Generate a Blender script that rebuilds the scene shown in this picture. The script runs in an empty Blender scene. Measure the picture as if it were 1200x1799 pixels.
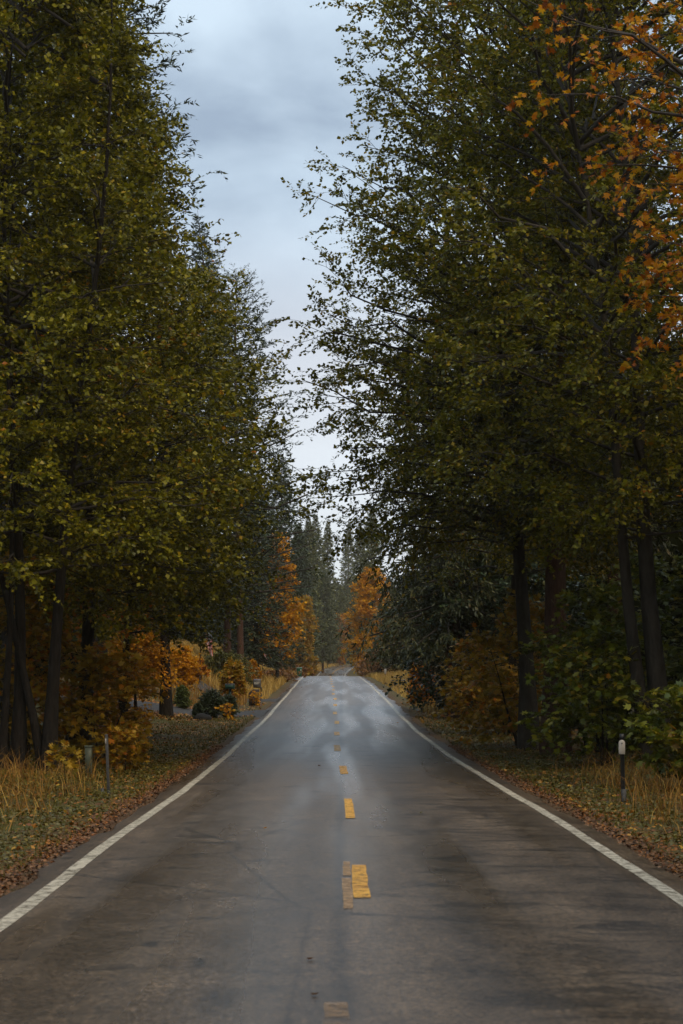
import bpy, math, random
import numpy as np
from mathutils import Matrix, Vector

S = bpy.context.scene
C = S.collection
R = math.radians

# ------------------------------------------------------------------ camera
FPX, HOR, CAMZ = 3600.0, 1165.0, 2.0          # focal length and eye-level row of the 1200 x 1799 photograph
cam = bpy.data.cameras.new('camera')
cam.sensor_fit = 'VERTICAL'; cam.sensor_height = 36; cam.sensor_width = 24
cam.lens = FPX / 1799 * 36
cam.shift_y = (HOR - 899.5) / 1799
cam.clip_start = 0.1; cam.clip_end = 6000
cam.dof.use_dof = True; cam.dof.focus_distance = 62; cam.dof.aperture_fstop = 4.0
camo = bpy.data.objects.new('camera', cam); C.objects.link(camo)
camo.location = (0, 0, CAMZ); camo.rotation_euler = (R(90), 0, 0)
S.camera = camo

# ------------------------------------------------------------------ sky and sun
SUN_EL, SUN_AZ = 50, 138                       # azimuth clockwise from +Y (the way the camera looks)
w = bpy.data.worlds.new('World'); S.world = w; w.use_nodes = True
nt = w.node_tree; nt.nodes.clear()
def N(t, typ, **kw):
    n = t.nodes.new(typ)
    for k, v in kw.items(): setattr(n, k, v)
    return n
def L(t, a, ao, b, bi): t.links.new(a.outputs[ao], b.inputs[bi])
out = N(nt, 'ShaderNodeOutputWorld'); bg = N(nt, 'ShaderNodeBackground'); L(nt, bg, 0, out, 0)
bg.inputs[1].default_value = 0.1
sky = N(nt, 'ShaderNodeTexSky', sky_type='NISHITA'); sky.sun_disc = False
sky.sun_elevation = R(SUN_EL); sky.sun_rotation = R(SUN_AZ); sky.altitude = 900
tc = N(nt, 'ShaderNodeTexCoord')
mp = N(nt, 'ShaderNodeMapping'); L(nt, tc, 'Generated', mp, 0); mp.inputs['Scale'].default_value = (2.6, 2.6, 5.0)
n1 = N(nt, 'ShaderNodeTexNoise'); L(nt, mp, 0, n1, 'Vector')
n1.inputs['Scale'].default_value = 1.9; n1.inputs['Detail'].default_value = 6; n1.inputs['Roughness'].default_value = .5; n1.inputs['Distortion'].default_value = .25
r1 = N(nt, 'ShaderNodeValToRGB'); L(nt, n1, 0, r1, 0)
e = r1.color_ramp.elements
e[0].position = .40; e[0].color = (2.5, 3.15, 4.0, 1)
e[1].position = .60; e[1].color = (4.9, 5.9, 6.8, 1)
# cloud deck turns paler and greyer low down
sx = N(nt, 'ShaderNodeSeparateXYZ'); L(nt, tc, 'Generated', sx, 0)
mr = N(nt, 'ShaderNodeMapRange', interpolation_type='SMOOTHSTEP'); L(nt, sx, 'Z', mr, 0)
mr.inputs[1].default_value = .13; mr.inputs[2].default_value = .23
mr.inputs[3].default_value = .72; mr.inputs[4].default_value = 0
mx = N(nt, 'ShaderNodeMix', data_type='RGBA'); L(nt, mr, 0, mx, 0); L(nt, r1, 0, mx, 6)
mx.inputs[7].default_value = (5.9, 6.0, 6.3, 1)
# overcast skies are brighter overhead
mz = N(nt, 'ShaderNodeMapRange'); L(nt, sx, 'Z', mz, 0)
mz.inputs[1].default_value = .3; mz.inputs[2].default_value = 1; mz.inputs[3].default_value = 1; mz.inputs[4].default_value = 1.7
vm = N(nt, 'ShaderNodeVectorMath', operation='SCALE'); L(nt, mx, 2, vm, 0); L(nt, mz, 0, vm, 'Scale')
m2 = N(nt, 'ShaderNodeMix', data_type='RGBA'); m2.inputs[0].default_value = .9
L(nt, sky, 0, m2, 6); L(nt, vm, 0, m2, 7); L(nt, m2, 2, bg, 0)

sun = bpy.data.lights.new('sun', 'SUN'); sun.energy = 1.5; sun.angle = R(35); sun.color = (1, .81, .55)
suno = bpy.data.objects.new('sun', sun); C.objects.link(suno)
a, el = R(SUN_AZ), R(SUN_EL)
sd = Vector((math.sin(a) * math.cos(el), math.cos(a) * math.cos(el), math.sin(el)))
suno.rotation_euler = sd.to_track_quat('Z', 'Y').to_euler()
suno.location = sd * 100

S.render.engine = 'CYCLES'
S.view_settings.view_transform = 'Standard'; S.view_settings.look = 'None'
S.view_settings.exposure = 0.6; S.view_settings.gamma = 1; S.view_settings.use_curve_mapping = False
cy = S.cycles
cy.use_denoising = True
cy.max_bounces = 4; cy.diffuse_bounces = 2; cy.glossy_bounces = 2; cy.transmission_bounces = 3; cy.volume_bounces = 0
cy.transparent_max_bounces = 4; cy.caustics_reflective = False; cy.caustics_refractive = False
cy.sample_clamp_indirect = 4

# ------------------------------------------------------------------ helpers
rng = np.random.default_rng(7)
def smooth(a, b, x):
    t = np.clip((np.asarray(x, float) - a) / (b - a), 0, 1); return t * t * (3 - 2 * t)

def tag(o, label=None, cat=None, group=None, kind=None):
    for k, v in (('label', label), ('category', cat), ('group', group), ('kind', kind)):
        if v: o[k] = v
    return o
def empty(name, loc=(0, 0, 0), rz=0):
    o = bpy.data.objects.new(name, None); C.objects.link(o); o.location = loc; o.rotation_euler[2] = rz
    o.empty_display_size = .2
    return o
def make_mesh(name, V, faces, mats, smooth_=False, mi=None):
    """faces: (M,3) / (M,4) array or a list of such arrays"""
    if isinstance(faces, np.ndarray): faces = [faces]
    faces = [np.asarray(f, np.int64) for f in faces if len(f)]
    me = bpy.data.meshes.new(name)
    V = np.asarray(V, np.float32).reshape(-1, 3)
    me.vertices.add(len(V)); me.vertices.foreach_set('co', V.ravel())
    lens = np.concatenate([np.full(len(f), f.shape[1]) for f in faces])
    idx = np.concatenate([f.ravel() for f in faces])
    me.loops.add(len(idx)); me.loops.foreach_set('vertex_index', idx.astype(np.int32))
    me.polygons.add(len(lens))
    st = np.concatenate([[0], np.cumsum(lens)[:-1]])
    me.polygons.foreach_set('loop_start', st.astype(np.int32))
    me.polygons.foreach_set('loop_total', lens.astype(np.int32))
    if smooth_: me.polygons.foreach_set('use_smooth', np.ones(len(lens), bool))
    if mi is not None: me.polygons.foreach_set('material_index', np.asarray(mi, np.int32))
    me.update(calc_edges=True)
    for m in (mats if isinstance(mats, (list, tuple)) else [mats]): me.materials.append(m)
    return me
def obj(name, me, parent=None, loc=None):
    o = bpy.data.objects.new(name, me); C.objects.link(o)
    if parent is not None: o.parent = parent
    if loc is not None: o.location = loc
    return o
def build(name, VF, mat, parent=None, smooth_=False, loc=None):
    return obj(name, make_mesh(name, VF[0], VF[1], mat, smooth_), parent, loc)
def merge(*parts):
    Vs, Fs, n = [], [], 0
    for V, F in parts:
        V = np.asarray(V, float).reshape(-1, 3)
        for f in (F if isinstance(F, list) else [F]):
            if len(f): Fs.append(np.asarray(f) + n)
        Vs.append(V); n += len(V)
    return np.concatenate(Vs), Fs
def nrm(v): return v / np.maximum(np.linalg.norm(v, axis=-1, keepdims=True), 1e-9)

def tubes(P, Rad, sides=5, cap=False):
    """batch of tubes: P (N,k,3), Rad (N,k)"""
    P = np.asarray(P, float); Rad = np.asarray(Rad, float)
    n, k, _ = P.shape
    d = nrm(P[:, -1] - P[:, 0])
    ref = np.where(np.abs(d[:, 2:3]) > .8, np.array([[1., 0, 0]]), np.array([[0, 0, 1.]]))
    u = nrm(np.cross(d, ref)); v = np.cross(d, u)
    an = np.arange(sides) * 2 * math.pi / sides
    ring = np.cos(an)[None, :, None] * u[:, None] + np.sin(an)[None, :, None] * v[:, None]      # N,s,3
    V = P[:, :, None] + ring[:, None] * Rad[:, :, None, None]
    base = (np.arange(n) * k * sides)[:, None, None]
    j = np.arange(k - 1)[None, :, None] * sides; s = np.arange(sides)[None, None, :]
    a = base + j + s; b = base + j + (s + 1) % sides
    F = np.stack([a, a + sides, b + sides, b], -1).reshape(-1, 4)
    Fs = [F]
    if cap:
        for i in range(n):
            top = i * k * sides + (k - 1) * sides
            bot = i * k * sides
            Fs.append(np.array([[bot + q for q in range(sides)][::-1]])); Fs.append(np.array([[top + q for q in range(sides)]]))
    return V.reshape(-1, 3), Fs
def box(x0, x1, y0, y1, z0, z1, taper=0, bev=0):
    V = np.array([[x0, y0, z0], [x1, y0, z0], [x1, y1, z0], [x0, y1, z0], [x0, y0, z1], [x1, y0, z1], [x1, y1, z1], [x0, y1, z1]], float)
    if taper:
        c = V[:4].mean(0); V[:4, :2] = c[:2] + (V[:4, :2] - c[:2]) * (1 - taper)
    F = np.array([[0, 3, 2, 1], [4, 5, 6, 7], [0, 1, 5, 4], [1, 2, 6, 5], [2, 3, 7, 6], [3, 0, 4, 7]])
    return V, [F]
def bevel(o, wdt=.01, seg=2):
    m = o.modifiers.new('bevel', 'BEVEL'); m.width = wdt; m.segments = seg; m.limit_method = 'ANGLE'
    return o
def lathe(prof, n=16, cx=0, cy=0):
    prof = np.asarray(prof, float); an = np.arange(n) * 2 * math.pi / n
    V = np.stack([cx + prof[:, 0:1] * np.cos(an), cy + prof[:, 0:1] * np.sin(an), np.repeat(prof[:, 1:2], n, 1)], -1).reshape(-1, 3)
    F = []
    for i in range(len(prof) - 1):
        for s in range(n): F.append([i * n + s, i * n + (s + 1) % n, (i + 1) * n + (s + 1) % n, (i + 1) * n + s])
    return V, [np.array(F), np.array([[(len(prof) - 1) * n + s for s in range(n)]]), np.array([[s for s in range(n)][::-1]])]

def at(P, t):
    """P (N,k,3), t (N,m) -> positions and tangents (N,m,3)"""
    k = P.shape[1]; x = np.clip(t, 0, .9999) * (k - 1); i = x.astype(int); f = (x - i)[..., None]
    a = np.take_along_axis(P, i[..., None].repeat(3, -1), 1); b = np.take_along_axis(P, (i + 1)[..., None].repeat(3, -1), 1)
    return a + (b - a) * f, nrm(b - a)
def leaf_quads(P, A, Nn, Ln, W, fold=.15, mid=.45):
    A = nrm(A); Sd = nrm(np.cross(A, Nn)); Nn = np.cross(Sd, A)
    Ln = Ln[:, None]; W = W[:, None]
    V = np.stack([P, P + A * Ln * mid + Sd * W + Nn * W * fold, P + A * Ln, P + A * Ln * mid - Sd * W + Nn * W * fold], 1)
    i = np.arange(len(P))[:, None] * 4
    F = np.concatenate([i + np.array([[0, 1, 2]]), i + np.array([[0, 2, 3]])], 0)
    return V.reshape(-1, 3), [F]
def rsph(r, n): return nrm(r.normal(size=(n, 3)))

# ------------------------------------------------------------------ materials
def new_mat(name):
    m = bpy.data.materials.new(name); m.use_nodes = True
    t = m.node_tree; t.nodes.clear()
    o = N(t, 'ShaderNodeOutputMaterial'); p = N(t, 'ShaderNodeBsdfPrincipled'); L(t, p, 0, o, 0)
    return m, t, p, o
def ramp(t, src, stops, so=0):
    r = N(t, 'ShaderNodeValToRGB'); el = r.color_ramp.elements
    while len(el) < len(stops): el.new(.5)
    for e_, (p, c) in zip(el, stops): e_.position = p; e_.color = (*c, 1)
    if src is not None: L(t, src, so, r, 0)
    return r
def noise(t, scale, detail=3, vec=None, rough=.5, dist=0, dims='3D'):
    n = N(t, 'ShaderNodeTexNoise'); n.inputs['Scale'].default_value = scale; n.inputs['Detail'].default_value = detail
    n.inputs['Roughness'].default_value = rough; n.inputs['Distortion'].default_value = dist
    if vec is not None: t.links.new(vec, n.inputs['Vector'])
    return n
def simple(name, col, rough=.6, var=.25, scale=6, spec=.4, metal=0, bump=0, bscale=40):
    m, t, p, o = new_mat(name)
    co = N(t, 'ShaderNodeTexCoord')
    n = noise(t, scale, 5, co.outputs['Object'])
    lo = tuple(c * (1 - var) for c in col); hi = tuple(min(1, c * (1 + var)) for c in col)
    r = ramp(t, n, [(.3, lo), (.7, hi)]); L(t, r, 0, p, 'Base Color')
    p.inputs['Roughness'].default_value = rough; p.inputs['Specular IOR Level'].default_value = spec; p.inputs['Metallic'].default_value = metal
    if bump:
        nb = noise(t, bscale, 4, co.outputs['Object']); b = N(t, 'ShaderNodeBump'); b.inputs['Strength'].default_value = bump; b.inputs['Distance'].default_value = .02
        L(t, nb, 0, b, 'Height'); L(t, b, 0, p, 'Normal')
    return m
def leaf_mat(name, stops, rough=.36, trans=.32, spec=.32, patch=0.0, pscale=.25):
    """colour differs from leaf to leaf; patch: how much neighbouring leaves turn together"""
    m, t, p, o = new_mat(name)
    g = N(t, 'ShaderNodeNewGeometry'); oi = N(t, 'ShaderNodeObjectInfo')
    ad = N(t, 'ShaderNodeMath', operation='ADD'); L(t, g, 'Random Per Island', ad, 0); L(t, oi, 'Random', ad, 1)
    fr = N(t, 'ShaderNodeMath', operation='FRACT'); L(t, ad, 0, fr, 0)
    src = fr
    if patch:
        co = N(t, 'ShaderNodeTexCoord'); nn = noise(t, pscale, 3, g.outputs['Position'])
        mr = N(t, 'ShaderNodeMapRange'); L(t, nn, 0, mr, 0); mr.inputs[1].default_value = .3; mr.inputs[2].default_value = .7
        mm = N(t, 'ShaderNodeMix', data_type='FLOAT'); mm.inputs[0].default_value = patch; L(t, fr, 0, mm, 2); L(t, mr, 0, mm, 3); src = mm
    r = ramp(t, src, stops); L(t, r, 0, p, 'Base Color')
    p.inputs['Roughness'].default_value = rough; p.inputs['Specular IOR Level'].default_value = spec
    tr = N(t, 'ShaderNodeBsdfTranslucent'); L(t, r, 0, tr, 0)
    ms = N(t, 'ShaderNodeMixShader'); ms.inputs[0].default_value = trans
    L(t, p, 0, ms, 1); L(t, tr, 0, ms, 2); L(t, ms, 0, o, 0)
    return m
def bark_mat(name, lo, hi, scale=3, stretch=6):
    m, t, p, o = new_mat(name)
    co = N(t, 'ShaderNodeTexCoord'); mp = N(t, 'ShaderNodeMapping'); L(t, co, 'Object', mp, 0); mp.inputs['Scale'].default_value = (stretch, stretch, 1)
    n = noise(t, scale, 6, mp.outputs[0], .65, .4); r = ramp(t, n, [(.3, lo), (.68, hi)]); L(t, r, 0, p, 'Base Color')
    p.inputs['Roughness'].default_value = .85; p.inputs['Specular IOR Level'].default_value = .2
    b = N(t, 'ShaderNodeBump'); b.inputs['Strength'].default_value = 1; b.inputs['Distance'].default_value = .08; L(t, n, 0, b, 'Height'); L(t, b, 0, p, 'Normal')
    return m

M = {}
M['alder'] = leaf_mat('alder_leaf', [(0, (.030, .030, .003)), (.3, (.095, .092, .005)), (.6, (.200, .180, .009)), (.86, (.310, .250, .013)), (.95, (.36, .14, .009)), (1, (.38, .06, .006))], patch=.2, spec=.2, rough=.36)
M['alder_dark'] = leaf_mat('alder_leaf_dark', [(0, (.034, .036, .003)), (.35, (.110, .108, .006)), (.7, (.215, .190, .010)), (.9, (.30, .19, .011)), (1, (.38, .075, .006))], patch=.22, spec=.2, rough=.36)
M['orange'] = leaf_mat('orange_leaf', [(0, (.12, .028, .004)), (.25, (.34, .09, .005)), (.5, (.52, .18, .007)), (.75, (.62, .29, .010)), (.92, (.46, .29, .015)), (1, (.15, .13, .014))], patch=.12, pscale=.5, spec=.15, rough=.45, trans=.45)
M['gold'] = leaf_mat('golden_leaf', [(0, (.22, .085, .006)), (.35, (.52, .21, .008)), (.7, (.70, .35, .014)), (1, (.30, .24, .02))], patch=.4, pscale=.3, spec=.12, rough=.5, trans=.4)
M['maple_y'] = leaf_mat('yellow_maple_leaf', [(0, (.13, .11, .014)), (.35, (.32, .20, .018)), (.65, (.42, .24, .016)), (.88, (.40, .12, .008)), (1, (.08, .10, .014))], patch=.3, pscale=.6, spec=.18, rough=.45, trans=.4)
M['maple_g'] = leaf_mat('green_maple_leaf', [(0, (.045, .07, .008)), (.4, (.11, .13, .010)), (.7, (.22, .21, .014)), (.9, (.36, .25, .016)), (1, (.40, .14, .010))], patch=.35, pscale=.6)
M['brown_leaf'] = leaf_mat('rusty_shrub_leaf', [(0, (.09, .05, .016)), (.4, (.20, .09, .02)), (.75, (.29, .12, .022)), (1, (.12, .10, .025))], patch=.4, pscale=.3, trans=.2)
M['olive'] = leaf_mat('olive_leaf', [(0, (.05, .058, .018)), (.5, (.11, .105, .026)), (.85, (.17, .14, .03)), (1, (.30, .15, .025))], patch=.35, pscale=.4)
M['holly'] = leaf_mat('dark_holly_leaf', [(0, (.012, .024, .008)), (.5, (.024, .042, .013)), (.9, (.045, .062, .018)), (1, (.12, .08, .016))], rough=.3, trans=.12)
M['fir'] = leaf_mat('fir_needles', [(0, (.018, .028, .011)), (.5, (.034, .047, .016)), (1, (.062, .072, .022))], rough=.5, trans=.12, spec=.3)
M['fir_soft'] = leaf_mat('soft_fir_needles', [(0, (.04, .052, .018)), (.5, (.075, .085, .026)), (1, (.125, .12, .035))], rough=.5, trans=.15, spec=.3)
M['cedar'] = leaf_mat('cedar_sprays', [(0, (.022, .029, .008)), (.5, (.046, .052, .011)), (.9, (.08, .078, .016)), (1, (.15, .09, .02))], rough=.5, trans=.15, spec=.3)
M['mist_pale_fir'] = leaf_mat('mist_paled_fir_needles', [(0, (.045, .052, .014)), (.5, (.085, .092, .022)), (1, (.15, .145, .034))], rough=.6, trans=.1, spec=.2)  # part of the distant mist is painted in as paler needle colour
M['juniper'] = leaf_mat('juniper_needles', [(0, (.022, .038, .016)), (.5, (.05, .07, .03)), (1, (.09, .11, .05))], rough=.5, trans=.1)
M['sapling'] = leaf_mat('sapling_needles', [(0, (.06, .085, .02)), (.5, (.11, .14, .03)), (1, (.17, .19, .05))], rough=.5, trans=.15)
M['drygrass'] = leaf_mat('dry_grass_blade', [(0, (.09, .038, .008)), (.3, (.20, .085, .014)), (.6, (.34, .17, .03)), (.8, (.46, .28, .06)), (1, (.11, .095, .014))], rough=.6, trans=.2, patch=.35, pscale=.35, spec=.2)
M['gold_grass'] = leaf_mat('golden_grass_blade', [(0, (.24, .12, .03)), (.4, (.44, .25, .055)), (.75, (.58, .39, .11)), (1, (.22, .19, .04))], rough=.6, trans=.2, patch=.5, pscale=.2, spec=.2)
M['grass'] = leaf_mat('green_grass_blade', [(0, (.05, .045, .007)), (.5, (.105, .090, .011)), (.85, (.17, .11, .016)), (1, (.25, .12, .018))], rough=.5, trans=.2, patch=.4, pscale=.4, spec=.25)
M['clover'] = leaf_mat('verge_weed_leaf', [(0, (.034, .034, .005)), (.45, (.085, .074, .009)), (.8, (.16, .118, .014)), (1, (.26, .10, .012))], patch=.35, pscale=.8, trans=.15)
M['litter'] = leaf_mat('fallen_leaf_mix', [(0, (.08, .028, .006)), (.3, (.20, .065, .008)), (.6, (.30, .115, .012)), (.88, (.38, .18, .02)), (1, (.50, .29, .03))], rough=.55, trans=.05, spec=.3)
M['needles'] = leaf_mat('rusty_needle_litter', [(0, (.12, .035, .006)), (.5, (.27, .078, .008)), (1, (.38, .14, .016))], rough=.6, trans=.05, spec=.25)
M['woods'] = leaf_mat('woods_needles', [(0, (.012, .016, .006)), (.5, (.022, .028, .009)), (1, (.04, .044, .013))], rough=.8, trans=.1, spec=0)
M['bark_dark'] = bark_mat('dark_bark', (.008, .006, .004), (.032, .024, .017))
M['bark_alder'] = bark_mat('grey_alder_bark', (.020, .016, .011), (.062, .050, .036), 2.0, 3)
M['bark_red'] = bark_mat('red_cedar_bark', (.045, .020, .012), (.13, .065, .04), 3, 9)
M['twig'] = simple('twig_bark', (.035, .026, .018), .8, .3)

# ------------------------------------------------------------------ the lie of the land
_c = np.array([  # distance, height, x of the road's centre line
    (-120, .1, .1), (-40, .05, .12), (0, 0, .14), (11.7, -.06, .14), (16.6, -.10, .14), (20.4, -.115, .12), (31.8, -.20, .10), (45.9, -.34, -.03),
    (54.4, -.38, -.12), (74.6, -.38, -.25), (89, -.30, -.28), (113, -.05, -.38), (160, .33, -.68), (200, .58, -1.0), (215, .63, -1.08), (235, .56, -1.2),
    (280, -.25, -1.5), (330, -1.1, -1.8), (400, -1.15, -2.1), (444, -.5, -2.15), (480, .2, -1.6), (510, .85, .0), (540, 1.4, 3.2), (566, 1.8, 9.0),
    (586, 2.05, 18.), (600, 2.3, 30.), (610, 2.6, 45.)])
_s = np.arange(-120, 610.5, .5)
def _sm(col, r):
    v = np.interp(_s, _c[:, 0], _c[:, col]); k = np.hanning(2 * r + 3)[1:-1]; k /= k.sum()
    return np.convolve(np.pad(v, r, mode='reflect', reflect_type='odd'), k, 'valid')
def _piece(col):
    a, b = _sm(col, 10), _sm(col, 50); m = smooth(60, 130, _s); return a * (1 - m) + b * m
RZ, RX = _piece(1), _piece(2)
def road_z(y): return np.interp(y, _s, RZ)
def road_x(y): return np.interp(y, _s, RX)
HALF = 2.9; PAVE = .36
def hash_noise(x, y, sc, seed=0):
    x = np.asarray(x) / sc; y = np.asarray(y) / sc
    i, j = np.floor(x).astype(int), np.floor(y).astype(int); fx, fy = x - i, y - j
    fx, fy = fx * fx * (3 - 2 * fx), fy * fy * (3 - 2 * fy)
    def h(a, b):
        v = np.sin(a * 127.1 + b * 311.7 + seed * 74.7) * 43758.5453; return v - np.floor(v)
    return (h(i, j) * (1 - fx) + h(i + 1, j) * fx) * (1 - fy) + (h(i, j + 1) * (1 - fx) + h(i + 1, j + 1) * fx) * fy
_rs = np.arange(0, len(_s), 4); _curve = _rs[_s[_rs] > 470]
def road_dist(X, Y):
    """distance outside the pavement edge and height of the nearest road point"""
    X = np.asarray(X, float); Y = np.asarray(Y, float)
    d = np.abs(X - road_x(Y)); z = road_z(Y)
    far = (Y > 470)
    if far.any():
        px, py, pz = RX[_curve], _s[_curve], RZ[_curve]
        Xf, Yf = X[far], Y[far]
        q = np.hypot(Xf[:, None] - px, Yf[:, None] - py); k = q.argmin(1)
        d[far] = q[np.arange(len(k)), k]; z[far] = pz[k]
    return d - HALF - PAVE, z
def ground_z(X, Y):
    X = np.atleast_1d(np.asarray(X, float)); Y = np.atleast_1d(np.asarray(Y, float))
    d, z = road_dist(X, Y); left = X < road_x(np.minimum(Y, 540))
    left = left | (Y > 545)
    dd = np.maximum(d, 0)
    h = z - .045 - .13 * smooth(0, 1.3, d) * (1 - .6 * smooth(2, 6, d))
    h += (hash_noise(X, Y, 1.1, 1) - .5) * .07 * smooth(0, .8, d) + (hash_noise(X, Y, 5, 2) - .5) * .35 * smooth(1, 6, d)
    hl = .35 * smooth(3, 9, d) + .03 * np.minimum(dd, 40)
    hl = hl + (1.9 * smooth(1.8, 7.5, d) + .06 * np.minimum(dd, 30)) * smooth(104, 124, Y) * (1 - .5 * smooth(190, 240, Y))
    hl = hl + (.10 * np.minimum(dd, 60)) * smooth(500, 545, Y)
    hr = .25 * smooth(2, 8, d) + .03 * np.minimum(dd, 40) + 1.0 * smooth(2, 9, d) * smooth(110, 150, Y)
    h = h + np.where(left, hl, hr)
    return np.where(d < 0, z - .09, h)
def gz(x, y): return float(ground_z([x], [y])[0])
def spot(px, Y):                              # where a thing seen in column px at distance Y stands
    x = (px - 600) * Y / FPX
    return (x, Y, gz(x, Y))

# ground sheet
xs = np.unique(np.concatenate([np.arange(-14, 14.01, .5), 14 * np.geomspace(1, 110, 34), -14 * np.geomspace(1, 110, 34)]))
ys = np.unique(np.concatenate([np.arange(-20, 130, 1.0), np.arange(130, 620, 4), np.geomspace(620, 1600, 14), [-30, -60, -120, -300, -700, -1500]]))
GX, GY = np.meshgrid(xs, ys)
GZ = ground_z(GX.ravel(), GY.ravel())
nx, ny = len(xs), len(ys)
i = (np.arange(ny - 1)[:, None] * nx + np.arange(nx - 1)[None, :]).ravel()
F = np.stack([i, i + 1, i + nx + 1, i + nx], -1)
m, t, p, o = new_mat('forest_ground'); M['ground'] = m
at_ = N(t, 'ShaderNodeAttribute', attribute_name='edge')
g = N(t, 'ShaderNodeNewGeometry')
nA = noise(t, .9, 6, g.outputs['Position'], .65); nB = noise(t, 14, 5, g.outputs['Position'], .7); nC = noise(t, 60, 3, g.outputs['Position'])
soil = ramp(t, nB, [(.32, (.035, .022, .010)), (.5, (.085, .05, .018)), (.68, (.16, .085, .028))])
moss = ramp(t, nB, [(.32, (.03, .034, .009)), (.5, (.07, .068, .015)), (.7, (.13, .11, .024))])
rust = ramp(t, nC, [(.3, (.035, .022, .014)), (.5, (.085, .044, .020)), (.7, (.15, .075, .03))])
mA = N(t, 'ShaderNodeMapRange'); L(t, nA, 0, mA, 0); mA.inputs[1].default_value = .42; mA.inputs[2].default_value = .6
x1 = N(t, 'ShaderNodeMix', data_type='RGBA'); L(t, mA, 0, x1, 0); L(t, soil, 0, x1, 6); L(t, moss, 0, x1, 7)
ad = N(t, 'ShaderNodeMath', operation='MULTIPLY_ADD'); L(t, nB, 0, ad, 0); ad.inputs[1].default_value = 1.2; L(t, at_, 'Fac', ad, 2)
mE = N(t, 'ShaderNodeMapRange'); L(t, ad, 0, mE, 0); mE.inputs[1].default_value = .55; mE.inputs[2].default_value = 1.15; mE.inputs[3].default_value = 1; mE.inputs[4].default_value = 0
x2 = N(t, 'ShaderNodeMix', data_type='RGBA'); L(t, mE, 0, x2, 0); L(t, x1, 2, x2, 6); L(t, rust, 0, x2, 7)
L(t, x2, 2, p, 'Base Color'); p.inputs['Roughness'].default_value = .85; p.inputs['Specular IOR Level'].default_value = .2
b = N(t, 'ShaderNodeBump'); b.inputs['Strength'].default_value = .9; b.inputs['Distance'].default_value = .05; L(t, nB, 0, b, 'Height'); L(t, b, 0, p, 'Normal')
me = make_mesh('ground', np.stack([GX.ravel(), GY.ravel(), GZ], -1), F, M['ground'], True)
atr = me.attributes.new('edge', 'FLOAT', 'POINT'); atr.data.foreach_set('value', np.clip(road_dist(GX.ravel(), GY.ravel())[0], -1, 20).astype(np.float32))
tag(obj('ground', me), 'leaf strewn forest floor and grassy verge either side of the road', kind='structure')

# ------------------------------------------------------------------ road
sy = np.concatenate([np.arange(-20, 140, .4), np.arange(140, 609, 1.5)])
cx, cz = road_x(sy), road_z(sy)
tg = np.stack([np.gradient(cx, sy), np.ones_like(sy)], -1); tg /= np.linalg.norm(tg, axis=1, keepdims=True)
nr = np.stack([tg[:, 1], -tg[:, 0]], -1)          # to the right of travel
def strip(offs, dz, side_drop=None, y0=-1e9, y1=1e9):
    """sheet along the road; offs: (len(sy), m) lateral offsets"""
    k = (sy >= y0) & (sy <= y1)
    O = offs[k]; m_ = O.shape[1]
    V = np.zeros((k.sum(), m_, 3))
    V[..., 0] = cx[k][:, None] + nr[k][:, 0:1] * O; V[..., 1] = sy[k][:, None] + nr[k][:, 1:2] * O
    und = (hash_noise(V[..., 0], V[..., 1] * .5, 1.7, 5) - .5) * .003
    V[..., 2] = cz[k][:, None] + dz + und + .03 * (1 - (O / HALF) ** 2).clip(-1, 1) - .03
    if side_drop: V[:, 0, 2] -= side_drop; V[:, -1, 2] -= side_drop
    n_ = k.sum(); ii = (np.arange(n_ - 1)[:, None] * m_ + np.arange(m_ - 1)[None, :]).ravel()
    return V.reshape(-1, 3), [np.stack([ii, ii + 1, ii + m_ + 1, ii + m_], -1)]
m, t, p, o = new_mat('wet_asphalt'); M['asphalt'] = m
g = N(t, 'ShaderNodeNewGeometry')
mpA = N(t, 'ShaderNodeMapping'); L(t, g, 'Position', mpA, 0); mpA.inputs['Scale'].default_value = (.9, .035, 0)
mpB = N(t, 'ShaderNodeMapping'); L(t, g, 'Position', mpB, 0); mpB.inputs['Scale'].default_value = (1.3, .35, 0)
mpS = N(t, 'ShaderNodeMapping'); L(t, g, 'Position', mpS, 0); mpS.inputs['Scale'].default_value = (.75, 1.25, 0)
big = noise(t, 1, 2, mpA.outputs[0], .45, .1); med = noise(t, 1.3, 6, mpB.outputs[0], .65, .4); stn = noise(t, 1.1, 9, mpS.outputs[0], .72, .7)
agg = noise(t, 30, 4, g.outputs['Position'], .7); fine = noise(t, 26, 4, g.outputs['Position'], .7)
base = ramp(t, med, [(.3, (.050, .034, .021)), (.5, (.082, .057, .036)), (.7, (.115, .081, .052))])
stc = ramp(t, stn, [(.41, (.22, .21, .19)), (.50, (1, 1, 1))])
aggc = ramp(t, agg, [(.34, (.38, .36, .34)), (.5, (1, 1, 1)), (.64, (2.2, 2.05, 1.85))])
sgt = N(t, 'ShaderNodeMapRange', interpolation_type='SMOOTHSTEP'); L(t, med, 0, sgt, 0); sgt.inputs[1].default_value = .46; sgt.inputs[2].default_value = .62
rx = N(t, 'ShaderNodeSeparateXYZ'); L(t, g, 'Position', rx, 0)
rln = N(t, 'ShaderNodeMapRange', interpolation_type='SMOOTHSTEP'); L(t, rx, 0, rln, 0); rln.inputs[1].default_value = .2; rln.inputs[2].default_value = 1.1; rln.inputs[3].default_value = 0; rln.inputs[4].default_value = .7
sgx = N(t, 'ShaderNodeMath', operation='MAXIMUM'); L(t, sgt, 0, sgx, 0); L(t, rln, 0, sgx, 1)
q1 = N(t, 'ShaderNodeMix', data_type='RGBA', blend_type='MULTIPLY'); L(t, sgx, 0, q1, 0); L(t, base, 0, q1, 6); L(t, stc, 0, q1, 7)
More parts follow.
